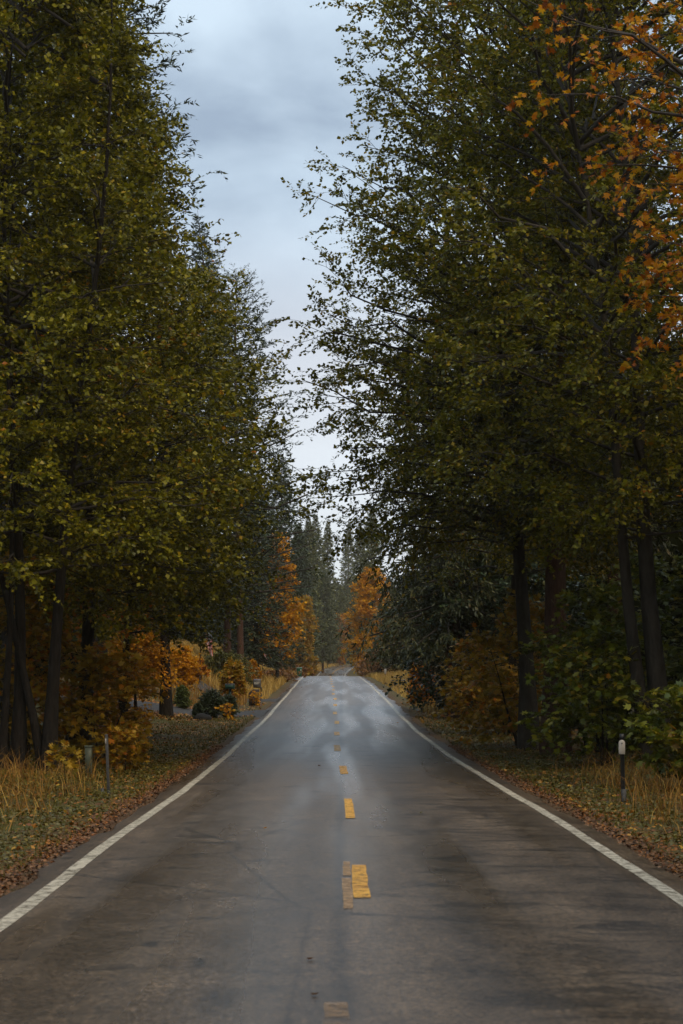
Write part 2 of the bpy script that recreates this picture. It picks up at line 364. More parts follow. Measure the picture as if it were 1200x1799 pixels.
q2 = N(t, 'ShaderNodeMix', data_type='RGBA', blend_type='MULTIPLY'); q2.inputs[0].default_value = .95; spk = noise(t, 9, 6, g.outputs['Position'], .8); spc2 = ramp(t, spk, [(.36, (.6, .58, .55)), (.5, (1, 1, 1)), (.66, (1.45, 1.4, 1.32))])
q1b = N(t, 'ShaderNodeMix', data_type='RGBA', blend_type='MULTIPLY'); q1b.inputs[0].default_value = .9; L(t, q1, 2, q1b, 6); L(t, spc2, 0, q1b, 7)
L(t, q1b, 2, q2, 6); L(t, aggc, 0, q2, 7)
# cracks: ragged lines across the lanes
vo = N(t, 'ShaderNodeTexVoronoi', feature='DISTANCE_TO_EDGE'); mpC = N(t, 'ShaderNodeMapping'); L(t, g, 'Position', mpC, 0); mpC.inputs['Scale'].default_value = (.28, .17, 0)
wob = N(t, 'ShaderNodeVectorMath', operation='MULTIPLY_ADD'); L(t, fine, 1, wob, 0); wob.inputs[1].default_value = (.05, .05, 0); L(t, mpC, 0, wob, 2)
L(t, wob, 0, vo, 'Vector'); vo.inputs['Scale'].default_value = 1.0
ck = N(t, 'ShaderNodeMapRange'); L(t, vo, 'Distance', ck, 0); ck.inputs[1].default_value = .0; ck.inputs[2].default_value = .006; ck.inputs[3].default_value = .8; ck.inputs[4].default_value = 0
cgate = N(t, 'ShaderNodeMapRange'); L(t, big, 0, cgate, 0); cgate.inputs[1].default_value = .36; cgate.inputs[2].default_value = .46
ckm = N(t, 'ShaderNodeMath', operation='MULTIPLY'); L(t, ck, 0, ckm, 0); L(t, cgate, 0, ckm, 1)
q3 = N(t, 'ShaderNodeMix', data_type='RGBA'); L(t, ckm, 0, q3, 0); L(t, q2, 2, q3, 6); q3.inputs[7].default_value = (.012, .010, .008, 1)
sxp = N(t, 'ShaderNodeSeparateXYZ'); L(t, g, 'Position', sxp, 0)
trk = N(t, 'ShaderNodeMath', operation='MULTIPLY_ADD'); L(t, sxp, 0, trk, 0); trk.inputs[1].default_value = 4.2; trk.inputs[2].default_value = .2
tsn = N(t, 'ShaderNodeMath', operation='SINE'); L(t, trk, 0, tsn, 0)
tmr = N(t, 'ShaderNodeMapRange'); L(t, tsn, 0, tmr, 0); tmr.inputs[1].default_value = -1; tmr.inputs[2].default_value = 1; tmr.inputs[3].default_value = .84; tmr.inputs[4].default_value = 1.12
sm1 = N(t, 'ShaderNodeMath', operation='MULTIPLY_ADD'); L(t, med, 0, sm1, 0); sm1.inputs[1].default_value = .22; L(t, sxp, 0, sm1, 2)
sm2 = N(t, 'ShaderNodeMath', operation='SUBTRACT'); L(t, sm1, 0, sm2, 0); sm2.inputs[1].default_value = .10
sm3 = N(t, 'ShaderNodeMath', operation='ABSOLUTE'); L(t, sm2, 0, sm3, 0)
smr = N(t, 'ShaderNodeMapRange'); L(t, sm3, 0, smr, 0); smr.inputs[1].default_value = .015; smr.inputs[2].default_value = .10; smr.inputs[3].default_value = .55; smr.inputs[4].default_value = 1
tm2 = N(t, 'ShaderNodeMath', operation='MULTIPLY'); L(t, tmr, 0, tm2, 0); L(t, smr, 0, tm2, 1)
q4 = N(t, 'ShaderNodeVectorMath', operation='SCALE'); L(t, q3, 2, q4, 0); L(t, tm2, 0, q4, 'Scale')
L(t, q4, 0, p, 'Base Color')
wet = N(t, 'ShaderNodeMapRange', interpolation_type='SMOOTHSTEP'); L(t, big, 0, wet, 0); wet.inputs[1].default_value = .42; wet.inputs[2].default_value = .60; wet.inputs[3].default_value = .40; wet.inputs[4].default_value = .25
rr = N(t, 'ShaderNodeMath', operation='MULTIPLY_ADD'); L(t, med, 0, rr, 0); rr.inputs[1].default_value = .10; L(t, wet, 0, rr, 2)
r2 = N(t, 'ShaderNodeMath', operation='SUBTRACT'); L(t, rr, 0, r2, 0); r2.inputs[1].default_value = .04
L(t, r2, 0, p, 'Roughness')
spc = N(t, 'ShaderNodeMapRange'); L(t, r2, 0, spc, 0); spc.inputs[1].default_value = .25; spc.inputs[2].default_value = .55; spc.inputs[3].default_value = .55; spc.inputs[4].default_value = .35
L(t, spc, 0, p, 'Specular IOR Level')
b = N(t, 'ShaderNodeBump'); b.inputs['Strength'].default_value = .55; b.inputs['Distance'].default_value = .008; L(t, agg, 0, b, 'Height'); L(t, b, 0, p, 'Normal')

jag = (hash_noise(sy, sy * 0, .9, 3) - .5) * .16 + (hash_noise(sy, sy * 0, 4, 4) - .5) * .22
jag2 = (hash_noise(sy, sy * 0, .9, 8) - .5) * .16 + (hash_noise(sy, sy * 0, 4, 9) - .5) * .22
o_ = np.linspace(-HALF, HALF, 15)
offs = np.repeat(o_[None], len(sy), 0)
offs = np.concatenate([(-HALF - PAVE - .05 + jag)[:, None], (-HALF - PAVE + jag)[:, None], offs, (HALF + PAVE + jag2)[:, None], (HALF + PAVE + .05 + jag2)[:, None]], 1)
road = build('road', strip(offs, 0, .10), M['asphalt'], smooth_=True)
tag(road, 'wet two lane asphalt road running away between the trees', kind='structure')
def paint(name, stops, wear_lo, wear_hi, sc=9):
    m, t, p, o = new_mat(name)
    g = N(t, 'ShaderNodeNewGeometry'); n = noise(t, sc, 6, g.outputs['Position'], .72); n2 = noise(t, 70, 3, g.outputs['Position'], .7)
    r = ramp(t, noise(t, 3, 4, g.outputs['Position']), stops)
    mr = N(t, 'ShaderNodeMapRange'); L(t, n, 0, mr, 0); mr.inputs[1].default_value = wear_lo; mr.inputs[2].default_value = wear_hi
    ml = N(t, 'ShaderNodeMath', operation='MULTIPLY_ADD'); L(t, n2, 0, ml, 0); ml.inputs[1].default_value = .5; L(t, mr, 0, ml, 2)
    sb = N(t, 'ShaderNodeMath', operation='SUBTRACT', use_clamp=True); L(t, ml, 0, sb, 0); sb.inputs[1].default_value = .22
    L(t, r, 0, p, 'Base Color'); p.inputs['Roughness'].default_value = .5
    tp = N(t, 'ShaderNodeBsdfTransparent'); ms = N(t, 'ShaderNodeMixShader'); L(t, sb, 0, ms, 0); L(t, tp, 0, ms, 1); L(t, p, 0, ms, 2); L(t, ms, 0, o, 0)
    return m
M['white_line'] = paint('worn_white_paint', [(.3, (.40, .345, .25)), (.7, (.60, .52, .39))], .34, .56)
M['yellow'] = paint('yellow_paint', [(.3, (.55, .25, .015)), (.7, (.72, .36, .02))], .33, .54, 14)
M['ghost_yellow'] = paint('ghost_of_yellow_paint', [(.3, (.30, .17, .07)), (.7, (.40, .23, .09))], .42, .80, 10)
M['old_yellow'] = paint('faded_yellow_paint', [(.3, (.30, .17, .07)), (.7, (.40, .23, .09))], .30, .60, 12)
for s_ in (-1, 1):
    wv = (hash_noise(sy, sy * 0, 9, 11 + s_) - .5) * .08 + (hash_noise(sy, sy * 0, 1.2, 21 + s_) - .5) * .02
    hw = .075 + .006 * (hash_noise(sy, sy * 0, .8, 31) - .5)
    c_ = s_ * HALF + wv
    ol = build('edge_line', strip(np.stack([c_ - hw, c_, c_ + hw], 1), .006), M['white_line'], road, smooth_=True)
    ol['label'] = 'white edge line on the %s side of the road' % ('left' if s_ < 0 else 'right')
def dash(name, y0, y1, xoff, wdt, mat, slant=0):
    yy = np.arange(y0, y1 + .01, (y1 - y0) / 8)
    c0 = road_x(yy) + xoff + slant * (yy - y0)
    lo = c0 - wdt / 2 + (hash_noise(yy, yy * 0, .3, 1) - .5) * .015; hi = c0 + wdt / 2 + (hash_noise(yy, yy * 0, .3, 2) - .5) * .02
    V = []
    for l_, h_, y_ in zip(lo, hi, yy):
        for x_ in (l_, h_):
            und = (hash_noise(x_, y_ * .5, 1.7, 5) - .5) * .003
            V.append((x_, y_, float(road_z(y_) + und - .03 + .03 * (1 - ((x_ - road_x(y_)) / HALF) ** 2) + .009)))
    F = [[2 * k, 2 * k + 1, 2 * k + 3, 2 * k + 2] for k in range(len(yy) - 1)]
    return build(name, (np.array(V), [np.array(F)]), mat, road)
dash('centre_dash', 18.35, 21.5, .05, .15, M['yellow'], .004)
for y0, y1, xo, wd in ((28.7, 33.4, .02, .13), (42.6, 46.6, .06, .16), (55.3, 59.4, .02, .18)): dash('centre_dash', y0, y1, xo, wd, M['yellow'])
for k in range(14):
    y0 = 67.4 + k * 11.8
    dash('centre_dash', y0, y0 + 3.3, .06 - .012 * k + .04 * math.sin(k * 2.1), .18, M['yellow'])
for y0, y1, xo, wd in ((17.5, 20.1, -.075, .085), (20.35, 21.9, -.065, .08), (11.2, 12.45, -.17, .15)):
    dash('old_centre_dash', y0, y1, xo, wd, M['old_yellow'] if y0 > 15 else M['ghost_yellow'])['label'] = 'faded old yellow paint beside the newer dash'
ky = (sy > 450)
cl = build('centre_line', strip(np.stack([np.full(len(sy), -.1), np.full(len(sy), .1)], 1), .012, y0=452, y1=600), M['yellow'], road)
cl['label'] = 'solid yellow line on the far bend'

# driveways on the left
M['drive'] = simple('drive_asphalt', (.045, .04, .036), .75, .3, 2.5, .2, bump=.3, bscale=60)
def driveway(name, label, ya, yb, length, bend):
    u = np.linspace(0, 1, 30); V = []
    for k, uu in enumerate(u):
        x0 = road_x(ya) - HALF - PAVE + .12 - uu * length
        yc = (ya + yb) / 2 + bend * uu ** 1.5; hw = (yb - ya) / 2 * (1 + .8 * max(0, 1 - uu * 7))
        for f in np.linspace(-1, 1, 7):
            y_ = yc + f * hw
            z_ = max(gz(x0, y_), gz(x0 - .3, y_), gz(x0 + .3, y_)) + .045 - (.09 if abs(f) == 1 else 0)
            V.append((x0, y_, min(z_, float(road_z(y_)) + .02 + 4 * uu * length)))
    F = [[k * 7 + j, k * 7 + j + 1, k * 7 + j + 8, k * 7 + j + 7] for k in range(29) for j in range(6)]
    tag(build(name, (np.array(V), [np.array(F)]), M['drive'], smooth_=True), label, kind='structure')
driveway('driveway', 'nearer asphalt driveway leaving the road beside the mailbox', 91.0, 96.5, 15, 1.5)
driveway('driveway', 'farther asphalt driveway behind the mailbox', 113.0, 116.5, 4.5, 1)

# ------------------------------------------------------------------ growing things
def pts_along(P0, D, Ln, k, r, droop=0, wob=.06):
    """polylines (n,k,3) from P0 along D, sagging by droop and wobbling"""
    n = len(P0); u = np.linspace(0, 1, k)[None, :, None]
    P = P0[:, None] + D[:, None] * Ln[:, None, None] * u
    P[..., 2] -= (droop * Ln)[:, None] * (u[..., 0] ** 2)
    j = r.normal(size=(n, k, 3)) * wob * Ln[:, None, None]; j[:, 0] = 0; j *= u
    return P + j
def side_dir(T, r, spread, up=0.0, rnd=.25):
    n = len(T); h = nrm(np.cross(T, np.array([0, 0, 1.]) + r.normal(size=(n, 3)) * .35))
    s = np.where(r.random(n) < .5, -1, 1)[:, None]
    return nrm(T * math.cos(spread) + h * s * math.sin(spread) + np.array([0, 0, up]) + r.normal(size=(n, 3)) * rnd)

def broadleaf(seed, H, tr, env, z0, z1, n_limb=80, n_sub=11, n_twig=8, n_leaf=9, leaf=(.112, .046), lean=(0, 0), rise=.85, droop=.22,
              stems=None, leaf_fn=None, sub_len=.34, twig_len=(.35, .75), flat=.9, limb_r=.045, az_range=None, sides=8, twigs=True, ragged=0):
    """trunk, branch and leaf geometry of one tree; env(z, azimuth) is the crown's reach"""
    r = np.random.default_rng(seed)
    stems = stems or [((0, 0), lean, H, tr)]
    kt = 14; tz = np.linspace(0, 1, kt)
    T, TR = [], []
    for (bx, by), ln, h, rad in stems:
        ph = r.random(2) * 6
        x = bx + ln[0] * tz ** .9 + .02 * h * np.sin(tz * 7 + ph[0]) * np.sqrt(tz) * .6; y = by + ln[1] * tz + .018 * h * np.sin(tz * 4 + ph[1]) * tz
        T.append(np.stack([x, y, tz * h - .25 * (tz == 0)], -1)); TR.append(rad * ((1 - tz) ** 1.5 * .95 + .05) * (1 + .55 * np.exp(-tz * 28)))
    T = np.array(T); TR = np.array(TR)
    trunk = tubes(T, TR, sides)
    zt = z0 + (z1 - z0) * ((np.arange(n_limb) + r.random(n_limb)) / n_limb)
    az = np.arange(n_limb) * 2.39996 + r.normal(size=n_limb) * .4
    if az_range: az = az_range[0] + (az % (2 * math.pi)) / (2 * math.pi) * (az_range[1] - az_range[0])
    reach = env(zt, az) * (.66 + .40 * np.sqrt(r.random(n_limb)))
    if ragged: reach = reach * (1 - ragged + 2 * ragged * hash_noise(az * 1.7 + seed, zt / max(z1, 1) * 6, 1.0, seed % 17))
    si = r.integers(0, len(stems), n_limb)
    f = (zt - z0) / max(z1 - z0, .1)
    rs = rise * (.25 + 1.1 * f)
    zs = np.clip(zt - reach * (rs - droop), z0 * .55, T[si, -1, 2] * .97)
    Po, _ = at(T[si], (zs / T[si, -1, 2])[:, None]); Po = Po[:, 0]
    ends = np.stack([np.cos(az) * reach - Po[:, 0], np.sin(az) * reach - Po[:, 1], zt - zs + droop * reach], -1)
    Ln = np.linalg.norm(ends, axis=1)
    limb = pts_along(Po, nrm(ends), Ln, 7, r, droop * reach / Ln, .035)
    LR = (limb_r * np.clip(Ln / 4, .3, 1.6))[:, None] * np.linspace(1, .16, 7)[None] ** 1.1
    # side branches
    t = np.clip(.16 + .84 * (np.arange(n_sub)[None] + r.random((n_limb, n_sub))) / n_sub, 0, 1)
    P, Tn = at(limb, t); P = P.reshape(-1, 3); Tn = Tn.reshape(-1, 3); tf = t.ravel(); Lf = Ln.repeat(n_sub)
    sl = (Lf * sub_len * (1.15 - tf * .75) + .35 * min(1, H / 7)) * (.6 + .6 * r.random(len(P)))
    D = side_dir(Tn, r, .75, .12, .22)
    sub = pts_along(P, D, sl, 4, r, .12, .06)
    SR = np.maximum(LR[:, 0].repeat(n_sub) * .32 * (1.1 - tf * .7), .006)[:, None] * np.linspace(1, .3, 4)[None]
    # twigs
    t = np.clip(.15 + .85 * (np.arange(n_twig)[None] + r.random((len(sub), n_twig))) / n_twig, 0, 1)
    P, Tn = at(sub, t); P = P.reshape(-1, 3); Tn = Tn.reshape(-1, 3)
    D = side_dir(Tn, r, .6, .05, .35); tl = twig_len[0] + (twig_len[1] - twig_len[0]) * r.random(len(P))
    twig = pts_along(P, D, tl, 3, r, .15, .08)
    wood = merge(tubes(limb, LR, 6), tubes(sub, SR, 3), tubes(twig[::2, ::2], np.full(((len(twig) + 1) // 2, 2), .0045) * np.array([[1.2, .6]]), 3) if twigs else (np.zeros((0, 3)), []))
    # leaves
    t = np.clip(.12 + .9 * (np.arange(n_leaf)[None] + r.random((len(twig), n_leaf))) / n_leaf, 0, 1)
    P, Tn = at(twig, t); P = P.reshape(-1, 3); Tn = Tn.reshape(-1, 3); n = len(P)
    A = nrm(side_dir(Tn, r, .8, -.12, .4)); U = np.array([0, 0, flat]) + r.normal(size=(n, 3)) * .55
    sc = .65 + .6 * r.random(n)
    if leaf_fn: return trunk, wood, (P, A, U, sc)
    return trunk, wood, leaf_quads(P + A * .015, A, U, leaf[0] * sc, leaf[1] * sc * (.85 + .3 * r.random(n)))

def plant_tree(name, label, cat, geo, loc, bark, leafm, group=None, wood_mat=None, rz=0):
    ro = empty(name, loc, rz); tag(ro, label, cat, group)
    build('trunk', geo[0], M[bark], ro, True)
    bo = build('branches', geo[1], M[wood_mat or 'twig'], ro); bo['kind'] = 'stuff'
    cr = build('crown', geo[2], M[leafm], ro); cr['kind'] = 'stuff'
    return ro
def copy_tree(src, loc, label, rz=0, sc=1.0, group=None):
    c = src.copy(); C.objects.link(c); c.location = loc; c.rotation_euler[2] = rz; c.scale = (sc, sc, sc); c['label'] = label
    if group: c['group'] = group
    for ch in src.children:
        d = ch.copy(); C.objects.link(d); d.parent = c
    return c

def conifer(seed, H, Rm, tr, z0, nb=220, ns=14, nn=10, droop=.25, tip=.12, needle=(.13, .017), shape=.8, hang=.0, sh_len=.3, rnd=.22, sides=8, bush=1.0, lean=(0, 0), shoots=False):
    r = np.random.default_rng(seed)
    kt = 12; tz = np.linspace(0, 1, kt)
    T = np.stack([lean[0] * tz ** 2 + .006 * H * np.sin(tz * 4 + seed), lean[1] * tz ** 2 + .006 * H * np.sin(tz * 3), tz * H - .2 * (tz == 0)], -1)[None]
    trunk = tubes(T, (tr * ((1 - tz) ** .9 * .97 + .03) * (1 + .4 * np.exp(-tz * 30)))[None], sides)
    f = ((np.arange(nb) + r.random(nb)) / nb) ** .9
    z = z0 + (H * .985 - z0) * f
    q = 1 - z / H
    q0 = np.minimum(1, (z - z0 * .6) / (H * .12 + .01)) ** .5
    reach = Rm * (q ** shape + .02) * (.7 + .45 * r.random(nb)) * q0
    az = np.arange(nb) * 2.39996 + r.normal(size=nb) * .3
    P0, _ = at(np.repeat(T, nb, 0), (z / H)[:, None]); P0 = P0[:, 0]
    u = np.linspace(0, 1, 6)
    dr = droop * (.35 + 1.0 * q); up0 = np.where(q < .3, .5 * (.3 - q) / .3, 0)
    B = np.zeros((nb, 6, 3))
    B[..., 0] = P0[:, 0:1] + np.cos(az)[:, None] * reach[:, None] * u; B[..., 1] = P0[:, 1:2] + np.sin(az)[:, None] * reach[:, None] * u
    B[..., 2] = P0[:, 2:3] + reach[:, None] * ((up0 - dr)[:, None] * u + (tip + .5 * dr)[:, None] * u ** 2)
    B[:, 1:] += r.normal(size=(nb, 5, 3)) * .03 * reach[:, None, None]
    BR = (.02 + .011 * reach)[:, None] * np.linspace(1, .2, 6)[None]
    t = np.clip(.12 + .88 * (np.arange(ns)[None] + r.random((nb, ns))) / ns, 0, 1)
    P, Tn = at(B, t); P = P.reshape(-1, 3); Tn = Tn.reshape(-1, 3); tf = t.ravel(); Lf = reach.repeat(ns)
    D = side_dir(Tn, r, .85, -hang, rnd)
    sl = (Lf * sh_len * (1.12 - tf * .8) + np.minimum(.22, .1 + Lf * .12)) * (.65 + .6 * r.random(len(P))) * bush
    sh = pts_along(P, D, sl, 4, r, .12 + hang * .5, .04)
    wood = merge(tubes(B, BR, 4), tubes(sh[::2, ::3], np.full(((len(sh) + 1) // 2, 2), .006), 3)) if shoots else tubes(B[:, ::2], BR[:, ::2], 4)
    t = np.clip((np.arange(nn)[None] + r.random((len(sh), nn))) / nn, 0, 1)
    P, Tn = at(sh, t); P = P.reshape(-1, 3); Tn = Tn.reshape(-1, 3); n = len(P)
    A = side_dir(Tn, r, .7, .05 - hang * .7, .3); sc = (.7 + .6 * r.random(n)) * np.clip(.3 + 5 * (1 - P[:, 2] / H), .3, 1)
    U = np.array([0, 0, 1.]) + r.normal(size=(n, 3)) * .7
    return trunk, wood, leaf_quads(P, A, U, needle[0] * sc, needle[1] * sc, .1, .4)

def env_tab(tab_road, az_road, back=None):
    """reach by height towards the road (azimuth az_road), and away from it"""
    tr_ = np.array(tab_road, float); bk = np.array(back if back is not None else [(a_, b_ * .8) for a_, b_ in tab_road], float)
    def f(z, az):
        c = np.cos(az - az_road); m = smooth(-.35, .75, c)
        return np.interp(z, tr_[:, 0], tr_[:, 1]) * m + np.interp(z, bk[:, 0], bk[:, 1]) * (1 - m)
    return f

# --- the wall of alders on the left
def px_tab(rows, Y, x0, sgn):                   # (row, column) of the crown's outline -> (height, reach)
    o = []
    for yy, xx in rows: o.append((CAMZ + (HOR - yy) * Y / FPX, sgn * ((xx - 600) * Y / FPX - x0)))
    return sorted(o)
AL, BL = 'leafy green alder', 'alder tree'
x, y, z = spot(52, 46)
e1 = env_tab([(3, 3.4), (5, 4.4), (9, 4.4), (11.8, 3.5), (14.3, 2.4), (17, 1.5), (21, .9)], 0, [(3, 3.2), (9, 4.5), (17, 4), (21, 2)])
plant_tree('alder_tree', 'tall alder with several dark leaning stems at the left border, filling the corner', BL,
           broadleaf(11, 22, .2, e1, 4.2, 21.5, 130, 9, 8, 12, lean=(.9, 0), stems=[((-.30, .2), (-.2, .4), 21, .15), ((.42, -.1), (1.7, 0), 22, .15), ((.36, .0), (-3.4, .5), 16, .10), ((-.62, -.2), (.6, -.5), 17, .09)]), (x, y, z), 'bark_dark', 'alder', 'alders along the left verge')
x, y, z = spot(140, 53)
e2 = env_tab(px_tab([(-60, 160), (0, 195), (160, 265), (300, 290), (420, 330), (540, 430), (640, 500), (700, 540), (790, 505), (900, 475), (1000, 440), (1070, 405)], 53, x, 1), 0,
             [(3, 2.5), (8, 4.5), (14, 4), (19, 2)])
plant_tree('alder_tree', 'broad alder on the left reaching farthest out over the road, behind the leaning stems', BL,
           broadleaf(12, 20.5, .2, e2, 3.6, 20, 165, 9, 8, 12, lean=(.9, 0)), (x, y, z), 'bark_dark', 'alder', 'alders along the left verge')
x, y, z = spot(215, 66)
e3 = env_tab(px_tab([(420, 330), (520, 420), (600, 470), (720, 500), (850, 475), (960, 440), (1040, 415), (1100, 385)], 66, x, 1), 0)
plant_tree('alder_tree', 'lower alder on the left whose boughs end above the flag and the conifer trunk', BL,
           broadleaf(13, 15.5, .16, e3, 3.3, 15, 110, 9, 8, 10, lean=(.5, 0)), (x, y, z), 'bark_dark', 'alder', 'alders along the left verge')

# --- the alders on the right
x, y, z = spot(1168, 47)
f1 = env_tab([(4.5, 3.2), (8, 5.5), (12, 6.0), (16, 5.5), (20, 4.2), (24, 2)], math.pi)
plant_tree('alder_tree', 'twin stemmed grey alder leaning over the right verge behind the reflector post', BL,
           broadleaf(21, 23, .2, f1, 5, 23.5, 130, 9, 8, 12, lean=(-1.6, 0), stems=[((-.28, 0), (-2.6, .3), 22, .17), ((.12, .15), (-2.0, -.3), 24, .24)]), (x, y, z), 'bark_alder', 'alder_dark', 'alders along the right verge')
x, y, z = spot(930, 58)
f2 = env_tab(px_tab([(-150, 690), (0, 640), (130, 598), (230, 545), (300, 530), (400, 538), (450, 580), (520, 505), (600, 525), (690, 550), (750, 570), (800, 505), (860, 530), (905, 620), (960, 690)], 58, x, -1), math.pi,
             [(5, 3), (9, 5), (16, 5.5), (22, 4), (25, 2)])
plant_tree('alder_tree', 'great spreading alder on the right with loose boughs hanging over the road', BL,
           broadleaf(22, 25, .24, f2, 5.6, 24.5, 175, 9, 8, 12, lean=(-.8, 0)), (x, y, z), 'bark_alder', 'alder_dark', 'alders along the right verge')
x, y, z = spot(905, 71)
f3 = env_tab(px_tab([(300, 640), (450, 600), (600, 590), (750, 600), (860, 640), (940, 690)], 71, x, -1), math.pi)
plant_tree('alder_tree', 'alder on the right half hidden behind the great one, above the cedar', BL,
           broadleaf(23, 20, .18, f3, 5.5, 19.5, 80, 9, 8, 9), (x, y, z), 'bark_dark', 'alder_dark', 'alders along the right verge')

# --- firs on the left
x, y, z = spot(172, 78)
plant_tree('fir_tree', 'tallest dark fir at the top left behind the alders', 'fir tree',
           conifer(31, 36, 6.4, .38, 8, 250, 15, 9, .26, .24, (.24, .034), .62), (x, y, z), 'bark_dark', 'fir', 'firs on the left')
x, y, z = spot(396, 138)
plant_tree('fir_tree', 'narrow topped fir rising above the left alders against the sky, left of two bare trunks', 'fir tree',
           conifer(32, 31.5, 4.6, .25, 5, 220, 13, 10, .28, .2, (.26, .036), .8, lean=(-1.7, 0)), (x, y, z), 'bark_red', 'fir', 'firs on the left')
x, y, z = spot(418, 135)
plant_tree('fir_tree', 'fir with long upturned boughs sticking out into the sky, right of two bare trunks', 'fir tree',
           conifer(33, 27.5, 7.6, .24, 5, 150, 16, 11, .16, .30, (.28, .042), .55), (x, y, z), 'bark_red', 'fir', 'firs on the left')
x, y, z = spot(290, 88)
plant_tree('fir_tree', 'fir with a bare dark trunk standing by the nearer driveway', 'fir tree',
           conifer(34, 17, 3.6, .24, 5.4, 150, 14, 10, .30, .1, (.20, .028), .5, lean=(.5, 0)), (x, y, z), 'bark_dark', 'fir', 'firs on the left')
x, y, z = spot(452, 150)
fa = plant_tree('fir_tree', 'dark fir behind the bank, left of the orange maple', 'fir tree',
           conifer(35, 15.5, 3.0, .24, 1.6, 170, 12, 9, .4, .12, (.26, .045), .6), (x, y, z), 'bark_dark', 'fir', 'firs on the left')
x, y, z = spot(492, 192)
fb = plant_tree('fir_tree', 'tall dense fir behind the orange maple, its tip against the grey sky', 'fir tree',
           conifer(36, 21, 3.1, .3, 1.5, 190, 12, 9, .35, .12, (.3, .05), .65), (x, y, z), 'bark_red', 'fir', 'firs on the left')
ftop = bpy.data.objects['fir_tree']
copy_tree(ftop, spot(20, 74), 'dark fir filling the sky behind the leftmost alder stems', 2.0, .9)
copy_tree(fa, spot(425, 168), 'shaded fir right of the two bare brown trunks', 1.3, 1.05)
# --- conifers on the right
x, y, z = spot(800, 90)
ced = plant_tree('cedar_tree', 'dark cedar with drooping sprays overhanging the right edge of the road', 'cedar tree',
           conifer(41, 19, 5.0, .36, 3.4, 210, 15, 12, .25, -.05, (.26, .035), .42, hang=.55, sh_len=.27), (x, y, z), 'bark_red', 'cedar', 'conifers on the right')
x, y, z = spot(985, 56)
plant_tree('cedar_tree', 'thick straight reddish trunk among the right maples, bare up to the dark crown', 'cedar tree',
           conifer(42, 24, 3.6, .34, 6.5, 190, 14, 12, .35, 0, (.24, .032), .5, hang=.4), (x, y, z), 'bark_red', 'cedar', 'conifers on the right')

copy_tree(bpy.data.objects['cedar_tree.001'], spot(1085, 74), 'dark cedar crown closing the gap behind the twin stemmed alder', 1.1, .95)
# --- far trees where the road bends
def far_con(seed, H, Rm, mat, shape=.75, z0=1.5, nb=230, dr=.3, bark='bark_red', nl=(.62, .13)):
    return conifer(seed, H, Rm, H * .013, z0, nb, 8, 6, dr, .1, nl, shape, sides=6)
def far_tree(px, Y, top, seed, Rm, label, mat='mist_pale_fir', shape=.8, z0=1.5, **kw):
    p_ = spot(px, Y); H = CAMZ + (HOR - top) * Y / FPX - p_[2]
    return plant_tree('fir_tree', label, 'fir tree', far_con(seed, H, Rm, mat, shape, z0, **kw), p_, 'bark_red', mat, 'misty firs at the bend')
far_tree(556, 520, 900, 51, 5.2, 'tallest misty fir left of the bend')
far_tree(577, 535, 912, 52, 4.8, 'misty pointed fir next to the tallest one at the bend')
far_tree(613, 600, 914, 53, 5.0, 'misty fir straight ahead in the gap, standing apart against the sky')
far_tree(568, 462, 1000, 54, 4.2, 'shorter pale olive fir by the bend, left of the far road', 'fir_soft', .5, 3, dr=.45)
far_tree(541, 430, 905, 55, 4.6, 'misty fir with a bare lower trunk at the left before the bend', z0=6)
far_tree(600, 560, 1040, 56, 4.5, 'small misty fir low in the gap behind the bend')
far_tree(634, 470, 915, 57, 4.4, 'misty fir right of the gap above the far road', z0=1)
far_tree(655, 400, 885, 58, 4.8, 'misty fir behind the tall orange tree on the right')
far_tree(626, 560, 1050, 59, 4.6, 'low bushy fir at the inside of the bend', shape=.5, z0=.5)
far_tree(524, 330, 915, 60, 3.8, 'dark fir between the golden tree and the bend', 'fir')

# --- autumn trees in the middle distance
def ball(rows, az=0): return env_tab(rows, az, rows)
def autumn(name, label, px, Y, H, prof, mat, seed, nl=60, z0=.8, leaf=(.26, .11), cat='maple tree', n=(7, 5, 6), group='autumn maples beyond the crest', droop=.3):
    return plant_tree(name, label, cat, broadleaf(seed, H, .012 * H + .03, ball(prof), z0, H * .97, nl, *n, leaf=leaf, rise=.6, droop=droop, twig_len=(min(.4, .09 * H), min(.9, .17 * H)), sides=6, twigs=Y < 125, ragged=.45),
                      spot(px, Y), 'bark_dark', mat, group)
autumn('maple_tree', 'bright orange maple on the left in front of the dark firs', 487, 165, 12, [(2, .9), (3.5, 1.2), (4.5, .8), (6.5, 1.8), (7.5, .8), (9.5, 1.0), (11.5, .4)], 'gold', 61, 34, 2.6)
autumn('maple_tree', 'golden maple left of the bin beyond the crest', 533, 296, 12.5, [(1, 1.2), (3, 1.8), (6, 1.8), (9, 1.1), (12, .4)], 'maple_y', 62, 44, leaf=(.34, .14))
autumn('maple_tree', 'tall orange maple on the right beyond the crest', 652, 272, 15, [(1, 2.6), (4, 3.1), (8, 3.1), (11, 2.2), (14.5, .8)], 'gold', 63, 70, leaf=(.32, .13))
autumn('maple_tree', 'lower orange maple leaning toward the road on the right, under the tall one', 676, 250, 8.5, [(.6, 2.2), (2.5, 2.4), (5, 1.9), (8, .8)], 'gold', 64, 60, leaf=(.28, .12))
autumn('maple_tree', 'small reddish maple in the mist at the far bend', 597, 540, 14, [(4, 1.0), (9, 1.8), (13, .8)], 'orange', 65, 26, leaf=(.5, .22), group='autumn maples at the bend')
autumn('shrub', 'grey green leafy tree on the right between the orange maple and the dark cedar', 706, 218, 8.2, [(.5, 2.4), (3, 2.9), (6, 2.2), (8, .8)], 'olive', 66, 70, .6, (.28, .12), 'shrub', group='roadside shrubs on the right')
